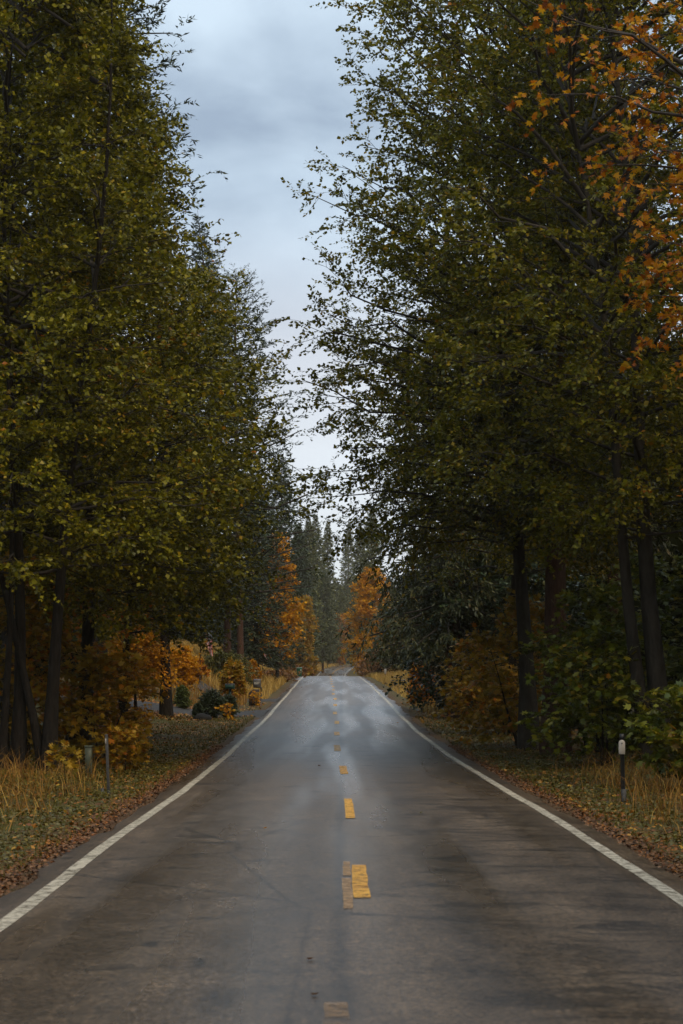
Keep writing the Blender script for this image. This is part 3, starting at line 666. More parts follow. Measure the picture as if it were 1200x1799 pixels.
autumn('shrub', 'rusty orange shrub on the far right bank below the grey green tree', 692, 236, 3.6, [(.2, 3.4), (1.5, 3.6), (3.4, 1.6)], 'brown_leaf', 67, 56, .2, (.22, .10), 'shrub', group='roadside shrubs on the right')
autumn('shrub', 'low rusty brush beside the white marker on the right', 672, 246, 2.4, [(.2, 2.4), (1.2, 2.6), (2.3, 1.2)], 'brown_leaf', 68, 44, .2, (.22, .10), 'shrub', group='roadside shrubs on the right')
autumn('shrub', 'orange leafed bush at the foot of the dark hedge tree', 742, 108, 2.2, [(.2, .5), (1.0, .6), (2.1, .3)], 'orange', 69, 40, .2, (.12, .05), 'shrub', group='roadside shrubs on the right')
autumn('shrub', 'glossy dark evergreen tree leafy to the ground beside the right verge', 828, 98, 8.5, [(.2, 2.2), (1.5, 2.7), (4, 3.1), (6.5, 2.7), (8.3, 1.2)], 'holly', 70, 95, .3, (.16, .07), 'evergreen', (8, 7, 7), 'evergreens on the right', .5)
autumn('shrub', 'second dark evergreen merging behind the glossy one on the right', 884, 90, 8, [(.2, 3.0), (4, 3.3), (7.6, 1.4)], 'holly', 71, 70, .3, (.17, .075), 'evergreen', (8, 7, 7), 'evergreens on the right', .5)
# brush on the left bank
autumn('shrub', 'yellow leaved sapling bush on the bank behind the mailbox', 410, 112, 2.2, [(.3, .3), (1.2, .42), (2.1, .2)], 'maple_y', 72, 20, .3, (.15, .065), 'shrub', group='shrubs on the left bank')
autumn('shrub', 'olive brown brush on top of the bank under the flag', 392, 128, 1.9, [(.1, 1.6), (.9, 1.7), (1.8, .8)], 'olive', 73, 50, .1, (.14, .05), 'shrub', group='shrubs on the left bank')
autumn('shrub', 'small orange bush at the right end of the bank', 436, 140, 1.7, [(.3, .5), (1, .6), (1.6, .3)], 'gold', 74, 30, .3, (.16, .07), 'shrub', group='shrubs on the left bank')
autumn('shrub', 'rusty brush in the grass left of the bin', 476, 176, .9, [(.1, 2.2), (.5, 2.2), (.9, 1.2)], 'brown_leaf', 75, 44, .1, (.16, .06), 'shrub', group='shrubs on the left bank')
autumn('shrub', 'tawny brush below the golden maple just past the bin', 512, 240, 1.3, [(.1, 2.2), (.7, 2.2), (1.2, 1.2)], 'brown_leaf', 76, 40, .1, (.2, .08), 'shrub', group='shrubs on the left bank')
autumn('maple_tree', 'bright yellow small maple right behind the fir trunk by the driveway', 312, 106, 2.8, [(1.0, .7), (1.8, .9), (2.6, .5)], 'gold', 77, 22, 1.0, (.13, .06), 'maple tree', group='yellow maples under the left trees')
autumn('maple_tree', 'yellow and orange small maple left of the fir trunk', 238, 88, 4.4, [(1.2, 1.0), (2.8, 1.3), (4.2, .7)], 'gold', 78, 36, 1.3, (.14, .06), 'maple tree', group='yellow maples under the left trees')
autumn('shrub', 'low orange bush at the right foot of the fir trunk on the bank', 340, 117, 1.2, [(.2, .7), (.7, .8), (1.1, .4)], 'orange', 79, 24, .2, (.13, .06), 'shrub', group='shrubs on the left bank')

# --- maples with large lobed leaves near the road
def maple_leaf_shape(fine=True):
    tips = [(90, .66), (42, .64), (138, .64), (-8, .50), (188, .50)]; pts = []
    for a_, r_ in tips:
        if fine: pts += [(a_ - 13, r_ * .70), (a_, r_), (a_ + 13, r_ * .70)]
        else: pts += [(a_, r_)]
    for a_, r_ in ((66, .30), (114, .30), (17, .28), (163, .28), (-45, .30), (225, .30), (270, .24)): pts.append((a_, r_))
    pts.sort(key=lambda q: (q[0] + 100) % 360)
    V = [(0, .34, 0)]
    for a_, r_ in pts:
        x, y = r_ * math.cos(R(a_)), .34 + r_ * math.sin(R(a_)); V.append((x, y, -.16 * (x * x) - .12 * (y - .34) ** 2))
    n = len(pts); F = [[0, 1 + k, 1 + (k + 1) % n] for k in range(n)]
    return np.array(V), np.array(F)
LF, LC = maple_leaf_shape(True), maple_leaf_shape(False)
def stamp(tmpl, P, A, U, size):
    A = nrm(A); X = nrm(np.cross(A, U)); Z = np.cross(X, A)
    V = P[:, None] + size[:, None, None] * (X[:, None] * tmpl[0][None, :, 0:1] + A[:, None] * tmpl[0][None, :, 1:2] + Z[:, None] * tmpl[0][None, :, 2:3])
    k = len(tmpl[0]); F = (np.arange(len(P))[:, None, None] * k + tmpl[1][None]).reshape(-1, 3)
    return V.reshape(-1, 3), [F]
LEAFMESH = {}
def big_leaf_plant(name, label, cat, geo, loc, bark, mat, size, n_single, group=None, keep=None):
    """leaves nearest the camera are objects of their own, the rest one mass"""
    ro = empty(name, loc); tag(ro, label, cat, group)
    build('trunk', geo[0], M[bark], ro, True)
    bo = build('branches', geo[1], M['twig'], ro); bo['kind'] = 'stuff'
    P, A, U, sc = geo[2]; sz = size * sc
    if keep is not None:
        k = keep(P); P, A, U, sz = P[k], A[k], U[k], sz[k]
    W = P + np.array(loc)
    inview = (np.abs(W[:, 0] * FPX / W[:, 1]) < 600) & (W[:, 1] > 5)
    order = np.argsort(W[:, 1] - 100 * inview - 6 * sz)
    first, rest = order[:n_single], order[n_single:]
    key = mat
    if key not in LEAFMESH: LEAFMESH[key] = make_mesh('leaf', LF[0], LF[1], M[mat])
    A_ = nrm(A); X_ = nrm(np.cross(A_, U)); Z_ = np.cross(X_, A_)
    for q in first:
        o = bpy.data.objects.new('leaf', LEAFMESH[key]); C.objects.link(o); o.parent = ro
        s_ = sz[q]; x_, a_, z_, p_ = X_[q] * s_, A_[q] * s_, Z_[q] * s_, P[q]
        o.matrix_local = Matrix(((x_[0], a_[0], z_[0], p_[0]), (x_[1], a_[1], z_[1], p_[1]), (x_[2], a_[2], z_[2], p_[2]), (0, 0, 0, 1)))
    if len(rest):
        fo = build('foliage', stamp(LC, P[rest], A[rest], U[rest], sz[rest]), M[mat], ro); fo['kind'] = 'stuff'
    return ro
def maple(label, px, Y, H, prof, mat, seed, size=.17, nl=26, n=(6, 4, 4), single=150, stems=3, name='maple_shrub', cat='maple', group=None, z0=.3, bark='bark_dark'):
    r_ = np.random.default_rng(seed)
    st = [((r_.normal() * .12, r_.normal() * .12), (r_.normal() * H * .18, r_.normal() * H * .18), H * (.75 + .25 * r_.random()), .012 * H + .006) for _ in range(stems)]
    geo = broadleaf(seed, H, .03, ball(prof), z0, H * .97, nl, *n, stems=st, leaf_fn=True, rise=.35, droop=.25, twig_len=(min(.2, .10 * H), min(.5, .2 * H)), flat=1.3, limb_r=.02, sides=6, ragged=.3)
    return big_leaf_plant(name, label, cat, geo, spot(px, Y), bark, mat, size, single, group)
GL, GR = 'maples under the left alders', 'maples along the right verge'
maple('small yellow green maple sapling in the dry grass near the green utility box', 112, 36.5, .95, [(.5, .14), (.75, .22), (.95, .14)], 'maple_y', 81, .14, 8, (3, 2, 2), 60, 1, 'maple_sapling', group=GL, z0=.55)
maple('green and yellow maple spreading in layers above the green utility box', 180, 50, 2.9, [(.4, .9), (1.2, 1.0), (2.0, 1.3), (2.8, .7)], 'maple_y', 82, .20, 22, (5, 4, 4), 240, 3, group=GL)
maple('yellow maple between the dark alder stems on the left', 62, 52, 4.2, [(.3, 1.0), (2, 1.3), (4, .9)], 'maple_y', 83, .17, 24, (5, 4, 4), 160, 3, group=GL)
maple('orange tinted maple behind the leaning left trunk', 125, 58, 5.2, [(.5, 1.3), (2.5, 1.5), (5, .9)], 'orange', 84, .17, 26, (5, 4, 4), 120, 3, group=GL)
maple('yellow maple in the far left under the alder boughs', 8, 50, 5.0, [(.3, .9), (2.5, 1.2), (4.9, .8)], 'maple_y', 85, .17, 22, (5, 4, 4), 120, 3, group=GL)
maple('low yellow maple just right of the grey marker post', 215, 46, 1.0, [(.2, .45), (.6, .6), (.95, .3)], 'maple_y', 86, .15, 14, (4, 3, 3), 60, 2, group=GL, z0=.15)
maple('yellow maple below the fir trunk, beside the left lawn', 214, 66, 2.6, [(.4, .7), (1.5, .9), (2.5, .5)], 'gold', 87, .17, 18, (5, 4, 3), 60, 3, group=GL)
maple('dark green maple reaching over the white reflector post', 1062, 48, 3.2, [(.3, 1.3), (1.5, 1.6), (2.4, 1.3), (3.1, .6)], 'maple_g', 91, .17, 38, (6, 4, 4), 280, 4, group=GR)
maple('yellow green maple left of the thick reddish trunk', 930, 60, 4.4, [(.3, 1.4), (2, 1.6), (3.5, 1.4), (4.3, .6)], 'maple_y', 92, .19, 34, (6, 4, 4), 200, 4, group=GR)
maple('yellow maple at the foot of the glossy dark evergreen', 838, 72, 3.4, [(.2, 1.3), (1.5, 1.5), (3.3, .6)], 'maple_y', 93, .18, 30, (6, 4, 3), 120, 4, group=GR)
maple('olive maple between the thick trunk and the twin stemmed alder', 1050, 54, 4.6, [(.3, 1.2), (2.5, 1.6), (4.5, .8)], 'maple_g', 94, .19, 30, (6, 4, 4), 160, 3, group=GR)
maple('yellow green maple at the right border behind the dry grass', 1205, 38, 1.9, [(.2, .6), (1, .8), (1.8, .4)], 'maple_g', 95, .17, 20, (5, 4, 4), 140, 3, group=GR)
maple('shaded maple behind the twin stemmed alder', 1150, 52, 5.2, [(.3, 1.3), (3, 1.5), (5, .8)], 'maple_g', 96, .18, 26, (6, 4, 3), 80, 3, group=GR)
maple('low brown yellow maple brush at the kerbside foot of the evergreen', 880, 70, 2.4, [(.2, 1.5), (1.2, 1.6), (2.3, .7)], 'maple_y', 97, .16, 34, (5, 4, 4), 60, 3, group=GR)
# big orange maple whose boughs come in from the right
x, y, z = spot(1395, 38)
fm = env_tab([(3.5, 2.9), (4.2, 1.6), (7, 1.8), (8.5, 3.1), (10, 3.4), (11.5, 3.8), (12.6, 4.7), (14.5, 4.9), (16, 4.2)], math.pi, [(5, 2), (16, 2)])
geo = broadleaf(98, 17, .3, fm, 4.2, 15.8, 36, 5, 4, 6, leaf_fn=True, rise=.5, droop=.3, twig_len=(.25, .6), flat=.8, az_range=(math.pi * .62, math.pi * 1.38), lean=(-1, 0))
big_leaf_plant('maple_tree', 'orange maple boughs with large lobed leaves reaching in from the right border', 'maple tree', geo, (x, y, z), 'bark_alder', 'orange', .14, 300, 'maples along the right verge')

# --- the dark woods behind
def woods(name, label, spots, seed):
    r_ = np.random.default_rng(seed); parts = []
    protos = [conifer(seed + k, 1.0, .17, .012, .02, 56, 6, 3, .35, .05, (.08, .026), .55, sides=4, bush=.13) for k in range(3)]
    Vt, Ft, n = [], [], 0
    for (xx, yy, H) in spots:
        pr = protos[r_.integers(3)]; an = r_.random() * 6.28; ca, sa = math.cos(an), math.sin(an)
        for V, F in (pr[0], pr[2]):
            W_ = V * np.array([H * 1.15, H * 1.15, H]); X_ = np.stack([W_[:, 0] * ca - W_[:, 1] * sa + xx, W_[:, 0] * sa + W_[:, 1] * ca + yy, W_[:, 2] + gz(xx, yy) - .2], -1)
            Vt.append(X_); Ft += [f + n for f in F]; n += len(X_)
    ob = build(name, (np.concatenate(Vt), Ft), M['woods']); tag(ob, label, 'woods', kind='stuff')
r_ = np.random.default_rng(5)
sp = []
for yy in np.arange(36, 330, 9.5):
    for q in range(2):
        sp.append((-(13.5 + q * 7 + 3 * r_.random() + .02 * yy), yy + r_.random() * 5, 13 + 9 * r_.random()))
woods('woods', 'dark mass of conifers behind the trees on the left', sp, 200)
sp = []
for yy in np.arange(34, 420, 10.0):
    for q in range(2):
        sp.append((12.5 + q * 7 + 3 * r_.random() + .015 * yy, yy + r_.random() * 5, 13 + 9 * r_.random()))
woods('woods', 'dark mass of conifers behind the trees on the right', sp, 210)
sp = []
for yy in np.arange(330, 560, 9.0): sp += [(-(14 + 5 * r_.random()), yy, 16 + 6 * r_.random())]
for yy in np.arange(400, 520, 9.0): sp += [(13 + 5 * r_.random(), yy, 16 + 6 * r_.random())]
for k in range(46): sp.append((-40 + 100 * r_.random(), 640 + 50 * r_.random(), 13 + 7 * r_.random()))
woods('woods', 'hazy forest beyond the far bend', sp, 220)
sp = []  # unseen trees added behind the camera to block light and darken the understory
for yy in np.arange(-70, 22, 7.5):
    for s_ in (-1, 1): sp.append((s_ * (12.5 + 3 * r_.random()), yy + 3 * r_.random(), 15 + 5 * r_.random()))
woods('woods', 'unseen roadside woods continued behind the viewer, added to shade the undergrowth', sp, 230)

# ------------------------------------------------------------------ ground cover
def scatter(n, y0, y1, d0, d1, side, seed, ypow=1.0, dens=None):
    r_ = np.random.default_rng(seed); yy = y0 + (y1 - y0) * r_.random(n) ** ypow; dd = d0 + (d1 - d0) * r_.random(n)
    s_ = side if side else np.where(r_.random(n) < .5, -1, 1)
    xx = road_x(yy) + s_ * (HALF + PAVE + dd)
    if dens is not None:
        k = r_.random(n) < dens(xx, yy, dd); xx, yy = xx[k], yy[k]
    return xx, yy, r_
def blades(xx, yy, r_, h, wd, bend=.5, seg=2):
    n = len(xx); zz = ground_z(xx, yy); an = r_.random(n) * 6.283; H = h[0] + (h[1] - h[0]) * r_.random(n) ** 1.4
    dv = np.stack([np.cos(an), np.sin(an), np.zeros(n)], -1); sd_ = np.stack([-np.sin(an), np.cos(an), np.zeros(n)], -1)
    tw = r_.random(n) * 6.28; wv_ = np.stack([np.cos(tw), np.sin(tw), np.zeros(n)], -1)
    b_ = bend * (.3 + r_.random(n)) * H
    P0 = np.stack([xx, yy, zz - .02], -1); P1 = P0 + dv * (b_ * .25)[:, None] + np.array([0, 0, 1.]) * (H * .6)[:, None]; P2 = P0 + dv * b_[:, None] + np.array([0, 0, 1.]) * (H * .97)[:, None]
    w_ = wd * (.6 + .8 * r_.random(n))[:, None]
    V = np.stack([P0 - wv_ * w_, P0 + wv_ * w_, P1 - wv_ * w_ * .7, P1 + wv_ * w_ * .7, P2], 1)
    k = np.arange(n)[:, None] * 5
    return V.reshape(-1, 3), [np.concatenate([k + np.array([[0, 1, 3]]), k + np.array([[0, 3, 2]]), k + np.array([[2, 3, 4]])], 0)]
def flat_leaves(xx, yy, r_, ln, wd, lift=.03, tilt=.5):
    n = len(xx); P = np.stack([xx, yy, ground_z(xx, yy) + .008 + lift * r_.random(n)], -1)
    an = r_.random(n) * 6.283; A = np.stack([np.cos(an), np.sin(an), r_.normal(size=n) * tilt * .5], -1)
    U = np.array([0, 0, 1.]) + r_.normal(size=(n, 3)) * tilt; s_ = .6 + .8 * r_.random(n)
    return leaf_quads(P, A, U, ln * s_, wd * s_, .2)
def stuff(name, label, geo, mat): tag(build(name, geo, M[mat]), label, kind='stuff')
clump = lambda sc, th, seed: (lambda X, Y, D: (hash_noise(X, Y, sc, seed) > th) * 1.0)
# dry tall grass
g1 = blades(*scatter(8500, 22, 46, 1.2, 6, -1, 301, dens=lambda X, Y, D: (.12 + .88 * (hash_noise(X, Y, .8, 40) > .45)) * smooth(1.2, 3.6, D + 1.2 * hash_noise(X, Y, 1.5, 3)) * (Y < 44)), (.12, .75), .006, 1.0)
g2 = blades(*scatter(6500, 22, 44, 1.0, 5.5, 1, 302, dens=lambda X, Y, D: (.12 + .88 * (hash_noise(X, Y, .9, 41) > .5)) * smooth(.8, 2.8, D + hash_noise(X, Y, 1.2, 6))), (.12, .8), .006, 1.0)
stuff('dry_grass', 'tall tawny dry grass in front of the dark stems and round the reflector post', merge(g1, g2), 'drygrass')
g3 = blades(*scatter(19000, 118, 250, .6, 9, -1, 303, dens=lambda X, Y, D: (.35 + .65 * (hash_noise(X, Y, 2.5, 42) > .4)) * (1 - (Y > 186) * (Y < 216) * (D < 2.2))), (.3, .85), .02)
g4 = blades(*scatter(18000, 92, 260, .9, 6.5, 1, 304, dens=lambda X, Y, D: .3 + .7 * (hash_noise(X, Y, 2.5, 43) > .45)), (.25, .7), .018)
g4b = blades(*scatter(5000, 440, 545, .8, 8, -1, 314), (.4, .9), .05)
stuff('golden_grass', 'golden dry grass on both banks toward the crest', merge(g3, g4, g4b), 'gold_grass')
g3c = blades(*scatter(7000, 100, 122, 1.5, 13, -1, 305, dens=clump(1.2, .4, 44)), (.25, .75), .012)
stuff('dry_grass', 'dry straw coloured grass on the slope of the bank behind the driveway', g3c, 'drygrass')
# green verge
g5 = blades(*scatter(30000, 14, 92, .2, 5.0, -1, 306, 1.0, dens=lambda X, Y, D: .25 + .75 * (hash_noise(X, Y, .7, 45) > .38)), (.04, .14), .010)
g6 = blades(*scatter(15000, 15, 90, .2, 3.0, 1, 307, 1.0, dens=lambda X, Y, D: .2 + .8 * (hash_noise(X, Y, .7, 46) > .42)), (.04, .15), .010)
stuff('grass', 'short green verge grass on both sides of the road', merge(g5, g6), 'grass')
c1 = flat_leaves(*scatter(36000, 15, 60, .25, 4.5, -1, 308, dens=lambda X, Y, D: (hash_noise(X, Y, .9, 47) > .35) * smooth(.4, 1.1, D + .6 * hash_noise(X, Y, .8, 9))), .055, .02, .10)
c2 = flat_leaves(*scatter(20000, 16, 75, .3, 3.0, 1, 309, dens=lambda X, Y, D: (hash_noise(X, Y, .9, 48) > .4) * 1.0), .055, .02, .10)
stuff('weeds', 'low leafy weeds covering the verges', merge(c1, c2), 'clover')
# litter
l1 = flat_leaves(*scatter(13000, 15, 110, .35, 9, -1, 310), .075, .03, .05)
l2 = flat_leaves(*scatter(10000, 15, 110, .25, 7, 1, 311), .075, .03, .05)
l3 = flat_leaves(*scatter(5000, 84, 104, 2, 13, -1, 315), .11, .05, .04)
stuff('leaf_litter', 'fallen orange and yellow leaves scattered over both verges', merge(l1, l2, l3), 'litter')
l4 = flat_leaves(*scatter(14000, 12, 60, .03, 1.0, -1, 312, 1.3, dens=lambda X, Y, D: (1 - smooth(.3, .9, D)) * (.5 + .5 * (hash_noise(X, Y, .8, 51) > .4))), .06, .006, .02, .35)
l5 = flat_leaves(*scatter(18000, 12, 60, .03, 1.3, 1, 313, 1.3, dens=lambda X, Y, D: (1 - smooth(.5, 1.2, D)) * (.6 + .4 * (hash_noise(X, Y, .8, 52) > .4))), .06, .006, .02, .35)
stuff('needle_litter', 'rust coloured needles gathered along the pavement edges', merge(l4, l5), 'needles')
M['gravel'] = leaf_mat('roadside_gravel', [(0, (.045, .022, .012)), (.5, (.12, .055, .022)), (1, (.21, .11, .05))], rough=.7, trans=0, spec=.3)
gr1 = flat_leaves(*scatter(9000, 11, 60, -.06, .55, -1, 331, 1.3, dens=lambda X, Y, D: 1 - smooth(.15, .55, D)), .045, .018, .012, .7)
gr2 = flat_leaves(*scatter(9000, 11, 60, -.06, .55, 1, 332, 1.3, dens=lambda X, Y, D: 1 - smooth(.15, .55, D)), .045, .018, .012, .7)
stuff('gravel', 'loose grit along the broken pavement edges', merge(gr1, gr2), 'gravel')
# the few leaves that lie on the asphalt
for lab, pxx, Y, s_, mt in (('single red leaf lying on the left lane in the foreground', 547, 14.35, .07, 'needles'), ('curled brown leaf on the asphalt at the lower edge of the picture', 552, 12.75, .07, 'brown_leaf'),
                            ('tiny yellow leaf on the wet left lane', 462, 26.7, .06, 'gold'), ('dark wet leaf near the centre of the road', 563, 46.5, .09, 'brown_leaf'),
                            ('green leaf on the dark right lane', 738, 29.8, .07, 'maple_g'), ('yellow leaf against the right edge line', 700, 80, .12, 'gold')):
    xx = (pxx - 600) * Y / FPX; an = Y * 3.7
    V = np.array([(0, 0, 0), (.3, .25, .12), (.0, .8, .18), (-.35, .3, .16), (.12, .5, .02), (-.1, .5, .03)]) * s_ * 1.3
    F = np.array([[0, 1, 4], [1, 2, 4], [2, 5, 4], [4, 5, 0], [0, 5, 3], [5, 2, 3]])
    lo = build('fallen_leaf', (V, [F]), M[mt]); lo.location = (xx, Y, float(road_z(Y)) + .012); lo.rotation_euler[2] = an; tag(lo, lab, 'leaf', 'leaves on the asphalt')

# ------------------------------------------------------------------ roadside things
M['post_grey'] = simple('weathered_grey_post', (.045, .042, .038), .6, .3, 9, .4, bump=.2)
M['post_dark'] = simple('dark_steel_post', (.045, .047, .05), .5, .3, 8, .5, .4)
M['reflector'] = simple('white_reflector', (.36, .32, .27), .35, .08, 14)
M['black'] = simple('black_plastic', (.012, .012, .012), .5, .2)
M['util_green'] = simple('olive_painted_metal', (.05, .055, .028), .5, .22, 10, .5)
M['bin_green'] = simple('bin_green_plastic', (.006, .075, .034), .38, .18, 5, .5)
M['bin_lid'] = simple('bin_lid_plastic', (.025, .12, .055), .33, .15, 5, .5)
M['rubber'] = simple('rubber', (.015, .015, .016), .7, .2)
M['box_grey'] = simple('grey_painted_box', (.085, .078, .075), .5, .15, 8, .5)
M['white_paint'] = simple('white_lettering', (.72, .68, .56), .5, .05)
M['wood_dark'] = simple('dark_wet_wood', (.035, .022, .015), .7, .4, 12, .3, bump=.5, bscale=30)
M['green_dark'] = simple('dark_green_paint', (.012, .05, .035), .4, .2, 6, .5)
M['steel'] = simple('galvanised_steel', (.10, .10, .10), .45, .2, 10, .5, .6)
M['rock'] = simple('dark_stone', (.014, .012, .010), .85, .4, 7, .3, bump=.6, bscale=14)

# reflector post on the right
x, y, z = spot(1096, 34.2)
ro = empty('delineator_post', (x, y, z)); tag(ro, 'slim dark roadside post with a white reflector plate, standing in dry grass on the right', 'post')
Vp = np.array([(-.036, 0, -.25), (-.012, .022, -.25), (.012, .022, -.25), (.036, 0, -.25), (.03, -.012, -.25), (.01, .008, -.25), (-.01, .008, -.25), (-.03, -.012, -.25)])
Vt = Vp.copy(); Vt[:, 2] = 1.14; Vt[:, 0] -= .035
k8 = np.arange(8)
build('post', (np.concatenate([Vp, Vt]), [np.stack([k8, (k8 + 1) % 8, (k8 + 1) % 8 + 8, k8 + 8], -1), np.array([[0, 7, 6, 5, 4, 3, 2, 1]]) + 8]), M['post_dark'], ro)
out_ = [(-.05, .0), (.05, .0), (.053, .03), (.053, .2), (.04, .225), (.015, .24), (-.015, .24), (-.04, .225), (-.053, .2), (-.053, .03)]
n_ = len(out_); Vr = np.array([(a_, -.02, b_) for a_, b_ in out_] + [(a_, -.013, b_) for a_, b_ in out_])
kk = np.arange(n_)
pl = bevel(build('reflector', (Vr, [kk[None, :], kk[None, ::-1] + n_, np.stack([kk, kk + n_, (kk + 1) % n_ + n_, (kk + 1) % n_], -1)]), M['reflector'], ro), .002, 1); pl.location = (-.035, 0, .82)
build('bolt', lathe([(.0, 0), (.012, 0), (.012, .006), (.004, .009)], 10), M['steel'], pl).location = (0, -.022, .185)
pl.children[0].rotation_euler[0] = R(90)
cp = build('cap', box(-.036, .036, -.016, .024, 1.05, 1.16), M['black'], ro); cp.location = (-.033, 0, 0)
build('base_sleeve', box(-.042, .04, -.02, .03, -.2, .24), M['post_grey'], ro)

# marker post and green utility box on the left
x, y, z = spot(192, 36.5)
ro = empty('marker_post', (x, y, z)); tag(ro, 'thin weathered grey marker post on the left verge', 'post')
bevel(build('post', (box(-.026, .026, -.022, .022, -.3, 1.10)[0] + np.array([[.0, 0, 0]] * 4 + [[-.05, 0, 0]] * 4), box(0, 1, 0, 1, 0, 1)[1]), M['post_grey'], ro), .006, 2)
bevel(build('tag', box(-.074, -.05, -.028, -.023, .93, 1.02), M['reflector'], ro), .002, 1)
st_ = build('stub', box(-.025, .025, -.02, .02, -.2, .14), M['post_grey'], ro); st_.location = (-.115, -.05, 0)
x, y, z = spot(155.5, 44)
ro = empty('utility_box', (x, y, z)); tag(ro, 'narrow olive green utility pedestal standing among the yellow maples on the left', 'utility box')
b0 = bevel(build('body', (box(-.075, .075, -.07, .07, -.3, .66)[0] + np.array([[.03, 0, 0]] * 4 + [[0, 0, 0]] * 4), box(0, 1, 0, 1, 0, 1)[1]), M['util_green'], ro), .012, 2)
bevel(build('cap', box(-.085, .085, -.08, .08, .66, .70), M['util_green'], ro), .012, 2)
bevel(build('access_panel', box(-.045, .06, -.078, -.066, .1, .6), M['util_green'], ro), .004, 1)

# mailbox with the dark cabinet under it
x, y, z = spot(455, 106)
ro = empty('mailbox', (x, y, z)); tag(ro, 'grey roadside mailbox with pale lettering on a slim post beside the driveways', 'mailbox')
bx_ = bevel(build('box', box(-.29, .10, -.28, .22, .94, 1.40), M['box_grey'], ro), .035, 3)
bevel(build('door', box(-.265, .075, -.292, -.281, .97, 1.37), M['box_grey'], bx_), .005, 1)
bevel(build('latch', box(-.11, -.08, -.305, -.292, 1.33, 1.35), M['steel'], bx_), .003, 1)
build('post', tubes(np.array([[(.085, 0, -.3), (.095, 0, .4), (.115, 0, .95)]]), np.array([[.03, .03, .03]]), 8, True), M['steel'], ro)
bevel(build('bracket', box(.06, .15, -.03, .03, .88, .99), M['steel'], ro), .008, 1)
fc = bpy.data.curves.new('lettering', 'FONT'); fc.body = '0507'; fc.size = .155; fc.extrude = .003; fc.align_x = 'CENTER'; fc.materials.append(M['white_paint'])
_t = bpy.data.objects.new('lettering_curve', fc); fo = bpy.data.objects.new('lettering', bpy.data.meshes.new_from_object(_t)); bpy.data.objects.remove(_t); C.objects.link(fo); fo.parent = ro; fo.location = (-.10, -.297, 1.13); fo.rotation_euler[0] = R(90); fo.scale = (.85, 1, 1)
x, y, z = spot(446, 107.5)
ro = empty('newspaper_cabinet', (x, y, z)); tag(ro, 'dark weathered wooden cabinet with a sloped shoulder under the mailbox', 'cabinet')
pr = [(-.25, 0), (.28, 0), (.28, .88), (-.05, .88), (-.27, .68)]
Vc = np.array([(a_, -.25, b_ - .1 * (b_ == 0)) for a_, b_ in pr] + [(a_, .25, b_ - .1 * (b_ == 0)) for a_, b_ in pr]); kk = np.arange(5)
bevel(build('body', (Vc, [kk[None, :], kk[None, ::-1] + 5, np.stack([kk, kk + 5, (kk + 1) % 5 + 5, (kk + 1) % 5], -1)]), M['wood_dark'], ro), .012, 1)
bevel(build('front_board', box(-.2, .22, -.27, -.252, .06, .62), M['wood_dark'], ro), .006, 1)
maple('yellow leaved seedling growing in front of the dark cabinet', 449, 105.2, .8, [(.2, .2), (.5, .26), (.78, .15)], 'gold', 101, .11, 10, (3, 3, 3), 0, 2, 'maple_sapling', 'sapling', GL, .12)

# dark green box on a post behind the juniper
x, y, z = spot(404, 98)
ro = empty('delivery_box', (x, y, z)); tag(ro, 'dark green flat topped box on a post behind the juniper', 'box')
bevel(build('box', box(-.22, .22, -.24, .24, 1.10, 1.30), M['green_dark'], ro), .02, 2)
bevel(build('lid', box(-.235, .235, -.255, .255, 1.30, 1.335), M['steel'], ro), .01, 1)
bevel(build('post', box(-.06, .06, -.05, .05, -.3, 1.10), M['green_dark'], ro), .01, 1)
bevel(build('panel', box(-.17, .17, -.262, -.242, 1.14, 1.26), M['green_dark'], ro), .005, 1)

# wheeled bin at the crest
x, y, z = spot(526, 213)
ro = empty('wheeled_bin', (x, y, z)); tag(ro, 'green wheeled rubbish bin standing at the crest by the left edge line', 'bin')
bevel(build('body', box(-.27, .27, -.30, .30, .06, .86, taper=.2), M['bin_green'], ro), .035, 3)
bevel(build('rim', box(-.30, .30, -.33, .33, .83, .88), M['bin_green'], ro), .012, 2)
ld = bevel(build('lid', (np.concatenate([box(-.305, .305, -.345, .34, .885, .93)[0]]) + np.array([[0, 0, 0]] * 4 + [[0, 0, .02], [0, 0, .02], [0, 0, .05], [0, 0, .05]]), box(0, 1, 0, 1, 0, 1)[1]), M['bin_lid'], ro), .02, 3)
build('handle', tubes(np.array([[(-.25, .37, .86), (.25, .37, .86)]]), np.array([[.018, .018]]), 8, True), M['bin_green'], ro)
for s_ in (-1, 1):
    wh = build('wheel', lathe([(.05, -.025), (.10, -.025), (.105, 0), (.10, .025), (.05, .025)], 18), M['rubber'], ro); wh.location = (s_ * .24, .27, .105); wh.rotation_euler[1] = R(90)
build('axle', tubes(np.array([[(-.24, .27, .105), (.24, .27, .105)]]), np.array([[.012, .012]]), 6), M['steel'], ro)
bevel(build('sticker', box(.10, .20, -.317, -.31, .66, .76), M['white_paint'], ro), .002, 1).rotation_euler[0] = 0
# white road marker on the right, far
x, y, z = spot(677, 205)
ro = empty('marker_stake', (x, y, z)); tag(ro, 'tiny white marker stake before the rusty brush on the far right bank', 'marker')
bevel(build('stake', box(-.05, .05, -.03, .03, -.2, .75), M['post_grey'], ro), .01, 1)
bevel(build('plate', box(-.11, .11, -.045, -.031, .45, .95), M['reflector'], ro), .02, 2)

